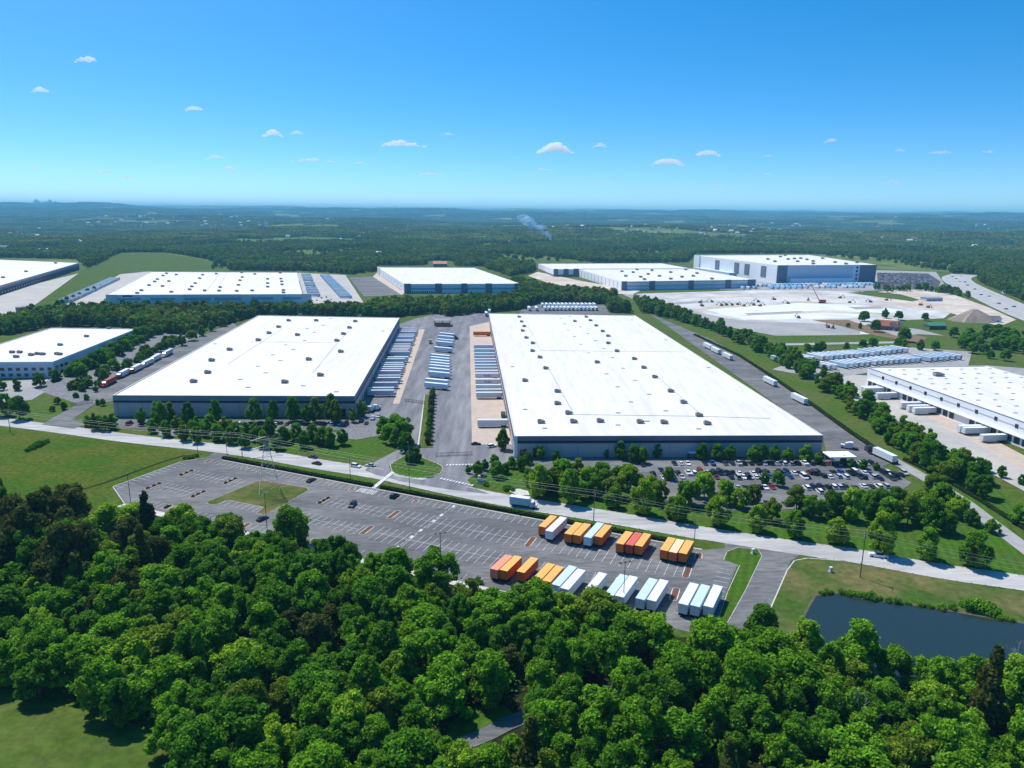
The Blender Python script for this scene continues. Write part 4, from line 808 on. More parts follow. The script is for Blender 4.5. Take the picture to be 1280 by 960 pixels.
def flush_cars():
    seen = {}
    for o, c, k, wh in sorted(CARS, key=lambda t: to_px(t[0].location.x, t[0].location.y)[0]):
        seen.setdefault((c, k, wh), []).append(o)
    for (c, k, wh), L in seen.items():
        kk = {'sedan': 'saloon car', 'suv': 'suv', 'pickup': 'pickup truck', 'van': 'van'}[k]
        for i, o in enumerate(L): o['label'] = f'{c} {kk} {wh}' if len(L) == 1 else f'{nth(i + 1)} {c} {kk} from left {wh}'
kinds = ['sedan', 'sedan', 'suv', 'suv', 'pickup', 'van']
DARKS = ['black', 'dark grey', 'dark grey', 'black', 'dark blue', 'silver', 'white', 'maroon']
cl6 = lambda x, y: (780 + x / 3.46, 540 + y / 3.46)
rows_ = {'nearest the dark warehouse wall': [(218, 'black'), (245, 'white'), (275, 'white'), (350, 'black'), (380, 'blue'), (437, 'dark grey'), (467, 'dark grey'), (494, 'silver'), (518, 'black'), (548, 'black'), (577, 'black'), (662, 'silver'), (853, 'maroon'), (880, 'red'), (905, 'maroon'), (960, 'silver'), (1070, 'black'), (605, 'white'), (632, 'dark grey'), (690, 'white'), (720, 'silver'), (750, 'black'), (780, 'white'), (810, 'dark grey'), (930, 'white'), (990, 'dark grey'), (1020, 'silver'), (1045, 'white')]}
for x, c in rows_['nearest the dark warehouse wall']: car(random.choice(kinds[:5]), g2(*cl6(x, 140)), R(93 + 180 * (random.random() < .2)), c, 'nearest the dark warehouse wall', 'cars in the busy car park')
r2 = [(125, 185, 'black'), (160, 168, 'dark blue'), (192, 182, 'black'), (172, 202, 'white'), (278, 182, 'white'), (302, 182, 'white'), (330, 178, 'red'), (360, 180, 'silver'), (385, 182, 'black'), (413, 182, 'black'), (400, 200, 'maroon'), (443, 182, 'black'), (462, 200, 'dark blue'), (470, 184, 'black'), (497, 182, 'white'), (490, 200, 'silver'), (517, 199, 'white'), (545, 199, 'silver'), (571, 199, 'white'), (585, 182, 'black'), (670, 182, 'black'), (703, 178, 'dark blue'), (755, 182, 'black'), (778, 200, 'white'), (805, 180, 'maroon'), (838, 180, 'black'), (862, 194, 'black'), (905, 178, 'black'), (925, 196, 'silver'), (980, 182, 'black'), (1035, 200, 'black'), (1040, 180, 'white'), (1090, 194, 'silver'), (1105, 205, 'dark blue'), (1125, 184, 'black'), (1155, 204, 'dark grey'), (1195, 188, 'black'), (80, 146, 'black')]
r2 += [(x, 182 if k % 2 else 198, random.choice(['white', 'silver', 'black', 'dark grey', 'white', 'blue'])) for k, x in enumerate((215, 232, 250, 428, 532, 558, 600, 618, 636, 690, 718, 735, 792, 820, 890, 940, 958, 1000, 1018, 1060, 1075, 1140, 1175, 1212))]
for x, y, c in r2:
    p = Vector(g2(*cl6(x, y))); car(random.choice(kinds), tuple(p), R(93 + 180 * (random.random() < .3)), c, 'in the middle car park rows', 'cars in the busy car park')
for x, y, c in [(525, 244, 'dark grey'), (555, 244, 'black'), (585, 244, 'black'), (850, 244, 'black'), (882, 244, 'black'), (845, 262, 'white'), (1035, 238, 'white'), (620, 312, 'black'), (648, 312, 'silver'), (700, 316, 'dark grey'), (1000, 246, 'black'), (960, 246, 'dark grey'), (905, 242, 'white'), (930, 242, 'silver'), (610, 244, 'white'), (640, 243, 'red'), (760, 246, 'silver'), (790, 246, 'white'), (820, 246, 'black'), (490, 244, 'silver'), (460, 244, 'white'), (430, 244, 'black'), (1070, 240, 'dark grey'), (1100, 240, 'white'), (1130, 238, 'silver')]:
    car(random.choice(kinds[:4]), g2(*cl6(x, y)), R(93 + 180 * (random.random() < .3)), c, 'in tree-screened car park rows', 'cars in the busy car park')
lm = [(162, 531, 'maroon'), (177, 532, 'maroon'), (185, 531, 'white'), (196, 532, 'white'), (212, 530, 'black'), (228, 531, 'dark grey'), (260, 527, 'dark blue'), (243, 531, 'silver')] + [(x, 531, random.choice(DARKS)) for x in (272, 286, 300, 312, 325, 336, 345, 359, 370, 382, 395, 405, 415, 425, 433)] + [(452, 527, 'black'), (458, 530, 'dark grey'), (466, 524, 'white'), (473, 521, 'silver')]
for x, y, c in lm: car(random.choice(kinds), g2(x, y), R(92 + 180 * (random.random() < .3)), c, 'before the tree-fronted warehouse', 'cars before the tree-fronted warehouse')
g_ = 'cars in the striped parking lot'
car('sedan', lot(56.5, 3.3), R(66), 'black', '', label='small dark car parked against the kerb beside the pylon island')
car('suv', lot(88, 17.6), R(-100), 'black', '', label='black car in the middle stall row near the orange mulch beds')
car('suv', lot(97.5, 3.2), R(66), 'black', '', label='black boxy car parked by the hedge gap')
car('sedan', lot(66.2, 42.2), R(60), 'black', '', label='black and white car beside the tree at the woods edge')
car('sedan', g2(396, 580.5), R(155), 'black', '', label='black car driving on the road beyond the hedge')
car('sedan', g2(391, 572.5), R(155), 'dark grey', '', label='dark car at the far side of the road under trees')
car('suv', g2(445, 584), R(-25), 'white', '', label='white car driving on the road by the side lane')
car('sedan', g2(463, 583), R(170), 'silver', '', label='silver motorcycle-small car turning at the side lane')
car('pickup', g2(1098, 696), R(-16), 'white', '', label='white pickup driving on the road above the pond')
car('sedan', g2(595, 556), R(0), 'black', '', label='black car at the gate of the truck court')
car('suv', g2(615, 559), R(30), 'white', '', label='white car by the trees at the court gate')
car('suv', g2(655, 578), R(10), 'white', '', label='white car half hidden under trees at the warehouse corner')
car('sedan', g2(1206, 537), R(-10), 'maroon', '', label='dark red car at the dock of the white dock warehouse')
car('suv', g2(1152, 547), R(-60), 'black', '', label='black car half hidden by trees at the concrete yard edge')
for y_, n in ((342, 7), (344.5, 10), (347, 12), (349.5, 13), (352, 13), (354.5, 13), (357, 12), (360, 10)):
    for i in range(int(n * 1.45)): car(random.choice(kinds[:4]), g2(1100 + i * 3.75 + random.uniform(-1, 1), y_ + random.uniform(-.3, .3)), R(95), random.choice(['white', 'silver', 'black', 'dark grey', 'blue', 'white', 'red']), 'in crowded lot by tallest building', 'cars in the crowded far lot')
for i, (x, y, c) in enumerate([(1190, 346.5, 'dark grey'), (1195, 349, 'black'), (1199, 352.5, 'white'), (1206, 353, 'black'), (1209, 357, 'black'), (1218, 362, 'black'), (1226, 369, 'black'), (1209, 366, 'black'), (1248, 380, 'black'), (1257, 387, 'dark grey'), (1267, 384, 'black'), (1236, 371, 'silver'), (1201, 345.5, 'white')]): car('suv', g2(x, y), R(130), c, 'driving on the curving highway', 'cars on the highway')
for i, (x, y, c) in enumerate([(308, 373, 'x')]): pass
for x, y, c in [(398, 369, 'black'), (402, 373, 'maroon'), (408, 372, 'dark grey'), (414, 375, 'white'), (418, 378, 'black'), (405, 378, 'white'), (396, 376, 'silver'), (425, 379, 'black'), (397, 381, 'black')]: car('suv', g2(x, y), R(100), c, 'by the pale blue warehouse', 'cars at the pale blue warehouse')
for x in range(500, 575, 8): car('suv', g2(533 + (x - 500) * .55, 372), R(95), random.choice(DARKS), 'before the dark-towered warehouse', 'cars at the tower-fronted warehouse')
flush_cars()

# semi tractors
def semi_proto():
    t = thing('semi_tractor', '-', 'truck'); mb = MB()
    mb.box(-.95, .95, 3.6, 5.6, .7, 2.0); mb.box(-1.2, 1.2, 1.6, 3.6, .8, 3.0); mb.box(-1.2, 1.2, 0.2, 1.6, .9, 3.6); mb.hexa([(-1.1, 1.6, 3.0), (1.1, 1.6, 3.0), (1.1, 3.2, 3.0), (-1.1, 3.2, 3.0)], [(-1.1, 1.6, 3.6), (1.1, 1.6, 3.6), (1.0, 2.0, 3.6), (-1.0, 2.0, 3.6)]); mb.build('cab', K['paintcol'], t)
    mb = MB(); mb.box(-1.1, 1.1, 3.603, 3.66, 2.1, 2.85); mb.build('windscreen', K['glass'], t)
    mb = MB(); mb.box(-.5, .5, -2.4, 5.4, .55, .9); mb.box(-1.1, 1.1, -2.2, -1.0, .9, 1.05); mb.build('chassis', K['chassis'], t)
    for x, y in ((-1, 4.6), (1, 4.6), (-.9, -1.4), (.9, -1.4), (-.9, -.1), (.9, -.1)): mb = MB(); mb.tube((x - .2, y, .5), (x + .2, y, .5), .5, .5, 10); mb.build('wheel', K['tyre'], t)
    t['_used'] = 0; return t
SP = semi_proto()
def semi(p, ang, col, label, group=None):
    o = put(SP, p, ang - PI / 2, label, group)
    for ch in o.children:
        if ch.name.startswith('cab'): ch.color = (*col, 1)
    return o
qd = [((133, 483), 'red', RED, (.30, .06, .05)), ((151, 472.5), 'dark blue', (.02, .03, .09), WHITE), ((167, 466), 'maroon', (.2, .03, .05), WHITE), ((181, 459), 'silver', (.4, .42, .45), WHITE), ((192, 452.5), 'white', WHITE, WHITE), ((207, 446), 'white', WHITE, (.5, .58, .62))]
for i, ((x, y), cn_, c, tc_) in enumerate(qd):
    p = Vector(g2(x, y)); f = Vector(g2(x - 10, y + 5.2)); dr = (f - p).normalized(); ang = math.atan2(dr.y, dr.x)
    semi(tuple(p), ang, c, f'{cn_} semi tractor queued on the drive below the rocky slope, {nth(i + 1)} from the road', 'semi trucks queued below the rocky slope')
    trailer('long', tuple(p - dr * 12.6), tuple(p), tc_, tuple(x * .95 for x in tc_), f'{"red" if i == 0 else "white"} trailer behind the {nth(i + 1)} semi queued below the rocky slope', 'trailers queued below the rocky slope')
p = Vector(g2(1088, 567)); f = Vector(g2(1080, 560)); semi(tuple(p), math.atan2((f - p).y, (f - p).x), (.03, .02, .06), 'dark purple semi tractor by the car park end of the side drive')
semi(g2(1066, 562), R(150), (.7, .7, .72), 'white semi tractor without trailer at the car park end of the side drive')
semi(g2(538, 430), R(95), (.75, .5, .05), 'small yellow yard tractor beside the mid-court trailers')
semi(g2(566, 424), R(-30), (.02, .02, .03), 'black yard tractor at the end of the mid-court trailers')
semi(g2(468, 514), R(70), WHITE, 'white semi tractor by the near corner of the tree-fronted warehouse dock')
semi(g2(461, 516), R(70), WHITE, 'second white semi tractor left of its twin at the dock corner')
# box truck on the road
t = thing('box_truck', 'white box truck driving on the road before the trees', 'truck', (*g2(655, 634), .1), R(-18) - PI / 2)
mb = MB(); mb.box(-1.25, 1.25, -5.5, 2.2, 1.1, 4.0); mb.build('cargo_box', K['trailer'], t, col=WHITE); mb = MB(); mb.box(-1.1, 1.1, 2.35, 4.0, .7, 2.8); mb.box(-.95, .95, 4.0, 5.2, .7, 1.7); mb.build('cab', K['paintcol'], t, col=WHITE)
mb = MB(); mb.box(-1, 1, 4.003, 4.06, 1.85, 2.65); mb.build('windscreen', K['glass'], t); mb = MB(); mb.box(-.9, .9, -5.3, 4.8, .5, 1.09); mb.build('chassis', K['chassis'], t)
for x in (-1, 1):
    for y in (-3.6, 4.2): mb = MB(); mb.tube((x - .2, y, .5), (x + .2, y, .5), .5, .5, 12); mb.build('wheel', K['tyre'], t)
# dumpster by the lone trailer
t = thing('dumpster', 'dark green waste container on the tan apron beside the lone trailer', 'dumpster', (*g2(629, 521), 0), R(93)); mb = MB(); mb.hexa([(-2.5, -1.2, .2), (2.5, -1.2, .2), (2.5, 1.2, .2), (-2.5, 1.2, .2)], [(-2.9, -1.25, 2.2), (2.9, -1.25, 2.2), (2.9, 1.25, 2.2), (-2.9, 1.25, 2.2)]); mb.build('bin', K['green'], t); mb = MB(); mb.box(-2.9, 2.9, -1.25, 1.25, 2.21, 2.3); mb.build('lid', K['chassis'], t)
# machines on the construction site
def digger_proto():
    t = thing('excavator', '-', 'excavator'); mb = MB(); mb.box(-2, 2, -1.6, -1, 0, .9); mb.box(-2, 2, 1, 1.6, 0, .9); mb.build('track', K['chassis'], t)
    mb = MB(); mb.box(-2, 1.6, -1.4, 1.4, .95, 2.3); mb.box(.1, 1.5, -1.4, -.2, 2.3, 3.3); mb.build('house', K['paintcol'], t, col=(.10, .06, .03))
    mb = MB(); mb.tube((1.2, .3, 2), (4.2, .3, 5.4), .3, .25); mb.tube((4.2, .3, 5.4), (6.4, .3, 2.4), .25, .2); mb.build('boom', K['paintcol'], t, col=(.07, .05, .03)); mb = MB(); mb.box(6.0, 7.2, -.4, 1.0, 1.4, 2.6); mb.build('bucket', K['chassis'], t); t['_used'] = 0; return t
DP = digger_proto()
for i, (x, y) in enumerate([(875, 379), (878, 383), (890, 378), (902, 382.5), (908, 382), (915, 382), (922, 381.5), (930, 383), (942, 382), (948, 378), (950, 383), (985, 380), (998, 398), (1010, 376), (1050, 373), (1088, 378), (1035, 410), (1041, 411), (968, 375), (1108, 376), (1062, 379), (1150, 382), (1160, 385)]):
    o = put(DP, g2(x, y), random.uniform(0, 6.28), f'small dark digging machine on the pale construction site, {nth(i + 1)} counted along the site', 'machines on the construction site'); o.scale = (.95, .95, .95)
t = thing('crawler_crane', 'red lattice-boom crane on the pale construction site', 'crane', (*g2(1027, 379), 0), R(160)); mb = MB(); mb.box(-4, 4, -3, 3, 0, 1.3); mb.build('track', K['chassis'], t); mb = MB(); mb.box(-5, 3, -2, 2, 1.4, 4.5); mb.build('cab', K['paintcol'], t, col=(.3, .04, .02)); mb = MB(); mb.tube((3, 0, 3), (15, 0, 24), .7, .4, 4); mb.tube((-4, 0, 4.5), (15, 0, 24), .1, .1, 4); mb.build('boom', K['paintcol'], t, col=(.4, .1, .05))

# ------------------------------------------------------------------ poles, wires, fences, signs
def light_pole(px, py, h, heads, label):
    t = thing('light_pole', label, 'light pole', (*g2(px, py), 0), R(20), 'light poles'); mb = MB(); mb.tube((0, 0, .6), (0, 0, h), .13, .09, 8); mb.build('pole', K['darksteel'], t); mb = MB(); mb.tube((0, 0, 0), (0, 0, .6), .3, .3, 10); mb.build('base', K['kerb'], t)
    for k in range(heads):
        x = (k - (heads - 1) / 2) * 1.5; mb = MB(); mb.box(x - .35, x + .35, -.9 if heads == 1 else -.35, .35, h + .02, h + .24); mb.build('lamp_head', K['darksteel'], t)
light_pole(164, 634, 13.5, 1, 'tall dark light pole at the meadow corner of the striped lot')
light_pole(334, 663, 14, 1, 'dark light pole by the mulch bed beside the pylon island')
light_pole(551, 713, 12.5, 3, 'three-headed light pole in the open striped part of the lot')
light_pole(779, 757, 13.5, 3, 'three-headed light pole behind the pale trailers at the woods')
for px, py, h, l in [(247, 565, 8, 'slim pole at the meadow tip by the lot entrance'), (284, 569, 8, 'slim pole at the hedge start by the lot entrance'), (438, 599, 9.5, 'slim pole in the hedge verge beyond the pylon island'), (512, 615, 15, 'slim pole in the hedge verge opposite the side lane'), (868, 675, 7, 'slim pole at the hedge end by the access drive')]:
    t = thing('utility_pole', l, 'pole', (*g2(px, py), 0), 0, 'slim road poles'); mb = MB(); mb.tube((0, 0, 0), (0, 0, h), .13, .09, 8); mb.build('shaft', K['darksteel'], t); mb = MB(); mb.box(-.9, .1, -.12, .12, h, h + .15); mb.build('lamp_head', K['darksteel'], t)
UP = []
for px, py, h, l in [(-150, 512, 12, 'far end utility pole of the roadside line'), (13, 540, 12, 'wooden utility pole beside the meadow at the frame edge'), (303, 572, 12, 'wooden utility pole at the start of the hedge'), (742, 652, 12.5, 'wooden utility pole in the verge behind the white hedge-side trailers'), (1075, 722, 16, 'tall utility pole on the pond bank beside the road'), (1420, 782, 14, 'utility pole beyond the pond')]:
    t = thing('utility_pole', l, 'pole', (*g2(px, py), 0), R(65), 'wooden utility poles'); mb = MB(); mb.tube((0, 0, 0), (0, 0, h), .17, .12, 8); mb.build('shaft', K['wood'], t); mb = MB(); mb.box(-1.3, 1.3, .14, .28, h - 1.0, h - .8); mb.build('crossarm', K['wood'], t); mb = MB(); mb.tube((.35, 0, h - 3), (.35, 0, h - 1.9), .25, .25, 8); mb.build('transformer', K['steel'], t); UP.append((Vector(g2(px, py)), h))
for k, ((a, ha), (b, hb)) in enumerate(zip(UP[:-1], UP[1:])):
    for j, (o_, dz) in enumerate(((-1.1, -.7), (1.1, -.7), (0, -2.6))):
        d = (b - a).normalized(); q = Vector((-d.y, d.x)) * o_; mb = MB(); pr = None
        for i in range(15):
            s = i / 14; c = a.lerp(b, s) + q; z = (ha + (hb - ha) * s + dz) - 1.4 * 4 * s * (1 - s); cu = Vector((c.x, c.y, z))
            if pr is not None: mb.tube(pr, cu, .028, .028, 3)
            pr = cu
        prop(mb.build('power_line', K['steel']), f'{("nearer upper", "farther upper", "lower")[j]} overhead cable of {nth(k + 1)} roadside span from meadow', 'cable', 'overhead cables')
# lattice pylon on the grass island
pc = g2(337, 616); t = thing('lattice_pylon', 'slender lattice power pylon standing on the grassed island in the striped lot', 'pylon', (*pc, 0), R(20)); mbs = MB(); hP = 23; ww = lambda z: 3.6 * (1 - z / hP) ** 1.1 + .5
zs = [0, 4.5, 8.5, 12, 15, 17.5, 20, 23]
for sx, sy in ((-1, -1), (1, -1), (1, 1), (-1, 1)):
    m_ = MB()
    for z0, z1 in zip(zs[:-1], zs[1:]): m_.tube((sx * ww(z0), sy * ww(z0), z0), (sx * ww(z1), sy * ww(z1), z1), .09, .08, 4)
    m_.build('leg', K['steel'], t)
for z0, z1 in zip(zs[:-1], zs[1:]):
    a, b = ww(z0), ww(z1)
    for (p, q) in (((-a, -a), (b, -b)), ((a, -a), (-b, -b)), ((a, -a), (b, b)), ((a, a), (b, -b)), ((a, a), (-b, b)), ((-a, a), (b, b)), ((-a, a), (-b, -b)), ((-a, -a), (-b, b))): mbs.tube((*p, z0), (*q, z1), .05, .05, 3)
mbs.build('bracing', K['steel'], t)
for z in (15, 18.5, 22): m_ = MB(); m_.tube((-6, 0, z + .2), (6, 0, z + .2), .1, .1, 4); m_.tube((-6, 0, z + .2), (0, 0, z + 1.6), .06, .06, 3); m_.tube((6, 0, z + .2), (0, 0, z + 1.6), .06, .06, 3); m_.build('crossarm', K['steel'], t)
for k, (x, y, h) in enumerate([(497, 588, 10), (504.5, 589, 10), (511.5, 590, 12)]):
    t = thing('flagpole', f'slim bare flagpole on the grass island by the court entrance, {("left", "middle", "right")[k]} of three', 'flagpole', (*g2(x, y), 0), 0, 'flagpoles'); mb = MB(); mb.tube((0, 0, 0), (0, 0, h), .09, .05, 8); mb.build('shaft', K['steel'], t); mb = MB(); mb.tube((0, 0, h), (0, 0, h + .2), .13, .05, 8); mb.build('finial', K['steel'], t)
t = thing('monument_sign', 'low grey monument sign on the lawn by the court entrance', 'sign', (*g2(602, 605), 0), R(-20)); mb = MB(); mb.box(-1.9, 1.9, -.25, .25, .8, 2.3); mb.build('sign_face', K['unit'], t); mb = MB(); mb.box(-2.1, 2.1, -.4, .4, 0, .8); mb.build('base', K['sign'], t)
def fence(name, label, a, b, h=1.9, st=2.5):
    a = Vector(a); b = Vector(b); d = (b - a); L_ = d.length; d.normalize(); t = thing(name, label, 'fence', (*a, 0), math.atan2(d.y, d.x)); n = max(1, int(L_ / st))
    for i in range(n + 1): m_ = MB(); m_.box(i * L_ / n - .06, i * L_ / n + .06, -.06, .06, 0, h); m_.build('post', K['darksteel'], t)
    m_ = MB(); m_.box(0, L_, -.04, .04, h - .25, h - .12); m_.box(0, L_, -.04, .04, .3, .42)
    k = .25
    while k < L_: m_.box(k - .02, k + .02, -.02, .02, .1, h - .05); k += .35
    m_.build('rail_panel', K['darksteel'], t)
fence('gate_fence', 'black railing gate across the left drive', g2(89, 508), g2(116, 504)); fence('gate_fence', 'black railing gate at the truck court entrance', g2(545, 571), g2(590, 569)); fence('gate_fence', 'black railing gate beside the tree strip in the court', g2(506, 502), g2(530, 505))
for x, y, l in [(941, 692, 'small white utility cabinet on the grass strip tongue by the access drive'), (1038, 715, 'small grey utility post on the pond bank lawn'), (599, 599, 'small white utility box by the road kerb near the court entrance')]:
    t = thing('utility_cabinet', l, 'cabinet', (*g2(x, y), .16), R(20)); mb = MB(); mb.box(-.45, .45, -.35, .35, .1, 1.5); mb.build('casing', K['sign'], t); mb = MB(); mb.box(-.6, .6, -.5, .5, 0, .1); mb.build('plinth', K['kerb'], t); mb = MB(); mb.box(-.5, .5, -.4, .4, 1.501, 1.58); mb.build('lid', K['sign'], t)
# crossing marks
mb = MB()
for a, b, n in (((550, 598.5), (592, 608), 11), ((557, 582), (592, 581.3), 9)):
    a = Vector(g2(*a)); b = Vector(g2(*b)); d = (b - a).normalized(); q = Vector((-d.y, d.x)); L_ = (b - a).length
    for i in range(n):
        c = a + d * L_ * (i + .2) / n; e = a + d * L_ * (i + .8) / n; mb.face([(*(c - q * .9), .335), (*(e - q * .9), .335), (*(e + q * .9), .335), (*(c + q * .9), .335)])
a = Vector(g2(466, 611)); b = Vector(g2(492, 590)); d = (b - a).normalized(); q = Vector((-d.y, d.x)) * .9; mb.face([(*(a - q), .225), (*(b - q), .225), (*(b + q), .225), (*(a + q), .225)])
for k in range(26):
    s = 22 + k * 5; i0 = None
prop(mb.build('crossing_markings', K['paint']), kind='structure')

# ------------------------------------------------------------------ trees
def leaf_cloud(name, lobes, n, leaf, seed, m, jit=0.75, tone=0.16):
    r = np.random.default_rng(seed); lb = np.array(lobes, float)            # x y z rx rz
    wgt = lb[:, 3] * (lb[:, 3] + lb[:, 4]); pick = r.choice(len(lb), n * 2, p=wgt / wgt.sum())
    dv = r.normal(size=(n * 2, 3)); dv /= np.linalg.norm(dv, axis=1)[:, None]; rad = np.where(r.random(n * 2) < .25, r.uniform(.9, 1.32, n * 2), r.uniform(.6, 1.05, n * 2))
    c = lb[pick]; P = c[:, :3] + dv * np.stack([c[:, 3], c[:, 3], c[:, 4]], 1) * rad[:, None]
    ok = np.ones(n * 2, bool)
    for i in range(len(lb)):
        q = (P - lb[i, :3]) / np.array([lb[i, 3], lb[i, 3], lb[i, 4]]); ok &= (np.linalg.norm(q, axis=1) > .72) | (pick == i)
    P = P[ok][:n]; dv = dv[ok][:n]; pk = pick[ok][:n]; n = len(P)
    nr = dv + r.normal(size=(n, 3)) * jit * .95 + np.array([0, 0, .3]); nr /= np.linalg.norm(nr, axis=1)[:, None]
    a = np.cross(nr, r.normal(size=(n, 3))); a /= np.linalg.norm(a, axis=1)[:, None]; b = np.cross(nr, a)
    s = leaf * r.uniform(.55, 1.3, n)[:, None]; t = leaf * r.uniform(.4, .9, n)[:, None]
    V = np.stack([P - a * s, P - b * t + nr * s * .15, P + a * s, P + b * t - nr * s * .1], 1).reshape(-1, 3)
    me = bpy.data.meshes.new(name); Fc = np.arange(n * 4).reshape(-1, 4); me.from_pydata(V.tolist(), [], Fc.tolist()); me.materials.append(m)
    tl = r.uniform(1 - tone, 1 + tone, len(lb)); at_ = me.attributes.new('tone', 'FLOAT', 'FACE'); at_.data.foreach_set('value', (tl[pk] * r.uniform(.55, 1.5, n)).astype(np.float32)); me.update(); return me
def crown_lobes(rs, shape, Rr, z0, H):
    L_ = []
    if shape == 'round':
        for i in range(46):
            th = rs.uniform(0, 2 * PI); u = rs.random(); zz = u ** .8; rad = Rr * .80 * math.sqrt(max(0, 1 - (zz * .95) ** 2)) * math.sqrt(rs.uniform(.2, 1)); lr = Rr * rs.uniform(.15, .32)
            L_.append((rad * math.cos(th), rad * math.sin(th), z0 + lr * .6 + zz * (H - z0 - lr * 1.4), lr, lr * .8))
    elif shape == 'cluster':
        k_ = rs.choice([3, 4, 5]); subs = [(0.0, 0.0, .62, 1.0)] + [(Rr * .55 * math.cos(2 * PI * j / k_ + rs.uniform(-.5, .5)), Rr * .55 * math.sin(2 * PI * j / k_ + rs.uniform(-.5, .5)), rs.uniform(.38, .55), rs.uniform(.7, .98)) for j in range(k_)]
        for (cx, cy, q, hh) in subs:
            for i in range(13):
                th = rs.uniform(0, 2 * PI); zz = rs.random() ** .7; rad = Rr * q * math.sqrt(max(0, 1 - (zz * .95) ** 2)) * math.sqrt(rs.uniform(.15, 1)); lr = Rr * rs.uniform(.12, .25)
                L_.append((cx + rad * math.cos(th), cy + rad * math.sin(th), z0 + lr * .6 + zz * (H * hh - z0 - lr * 1.3), lr, lr * .85))
    elif shape == 'oval':
        for i in range(40):
            th = rs.uniform(0, 2 * PI); zz = rs.random(); prof = math.sin(PI * (0.12 + .80 * zz)) ** .8 * (1 - .25 * zz); rad = Rr * .8 * prof * math.sqrt(rs.uniform(.2, 1)); lr = Rr * rs.uniform(.17, .32) * (1 - .25 * zz)
            L_.append((rad * math.cos(th), rad * math.sin(th), z0 + lr * .5 + zz * (H - z0 - lr * 1.2), lr, lr * .9))
    elif shape == 'cone':
        for i in range(24):
            th = rs.uniform(0, 2 * PI); zz = i / 24; rad = Rr * .6 * (1 - zz) ** .8 * rs.uniform(.5, 1); lr = Rr * (.42 - .28 * zz) * rs.uniform(.8, 1.1)
            L_.append((rad * math.cos(th), rad * math.sin(th), z0 + lr * .6 + zz * (H - z0 - lr), lr, lr * 1.2))
    return L_
def trunk_mesh(rs, H, r, limbs, m, spread):
    mb = MB(); mb.tube((0, 0, -.2), (0, 0, H * .45), r, r * .65, 7)
    for k in range(limbs):
        th = 2 * PI * k / limbs + rs.uniform(-.4, .4); e = (math.cos(th) * spread, math.sin(th) * spread, H * rs.uniform(.62, .82)); mb.tube((0, 0, H * rs.uniform(.3, .43)), e, r * .5, r * .15, 5)
    mb.tube((0, 0, H * .45), (rs.uniform(-.4, .4), rs.uniform(-.4, .4), H * .88), r * .65, r * .12, 6); return mb.mesh('trunk', m)
rs = random.Random(3); TP = {'round': [], 'oval': [], 'cone': []}
for i in range(9): TP['round'].append((leaf_cloud('crown', crown_lobes(rs, 'round', rs.uniform(4.9, 5.9), 1.6, rs.uniform(10, 12.5)), 10500, .33, 10 + i, K['leaf']), trunk_mesh(rs, 11.5, .28, 4, K['bark'], 2.8)))
TP['cluster'] = []
for i in range(9): TP['cluster'].append((leaf_cloud('crown', crown_lobes(rs, 'cluster', rs.uniform(4.8, 5.8), 1.2, rs.uniform(10, 12.5)), 11000, .32, 110 + i, K['leaf']), trunk_mesh(rs, 11, .28, 4, K['bark'], 2.6)))
for i in range(4): TP['oval'].append((leaf_cloud('crown', crown_lobes(rs, 'oval', rs.uniform(4.4, 5.1), 1.0, rs.uniform(10.5, 12.5)), 8500, .31, 40 + i, K['leaf']), trunk_mesh(rs, 11, .2, 4, K['bark'], 1.8)))
for i in range(3): TP['cone'].append((leaf_cloud('crown', crown_lobes(rs, 'cone', rs.uniform(3.0, 3.8), .6, rs.uniform(10, 13)), 4200, .34, 60 + i, K['leaf'], .9), trunk_mesh(rs, 11, .2, 3, K['bark'], 1.0)))
TONE = {'bright green': (.24, .40, .022), 'mid green': (.14, .31, .014), 'deep green': (.085, .225, .012), 'olive green': (.165, .25, .018), 'dark brownish green': (.085, .105, .02)}
PENDING = []
def tree(p, shape, s, tone, where, name='broadleaf_tree', cat='tree', group=None, label=None, sz=None, kindword='tree'):
    cm, tm = random.choice(TP[shape]); t = thing(name, label or '-', cat, (p[0], p[1], float(height(p[0], p[1])) - .05), random.uniform(0, 6.28), group)
    s2 = s * (sz or random.uniform(.9, 1.12)); t.scale = (s, s, s2); c = TONE[tone]; f = random.uniform(.88, 1.14)
    obj('crown', cm, t, col=tuple(x * f for x in c)); obj('trunk', tm, t)
    if not label: PENDING.append((t, tone, 'tall' if s2 > 1.12 else 'small' if s2 < .8 else 'medium', kindword, where))
    return t
def flush_trees():
    d = {}
    for r_ in sorted(PENDING, key=lambda r_: to_px(*r_[0].location)[0]): d.setdefault(r_[1:], []).append(r_[0])
    for (tone, size, kw, wh), L in d.items():
        for i, o in enumerate(L): o['label'] = f'{size} {tone} {kw} {wh}' if len(L) == 1 else f'{nth(i + 1)} {size} {tone} {kw} from left {wh}'
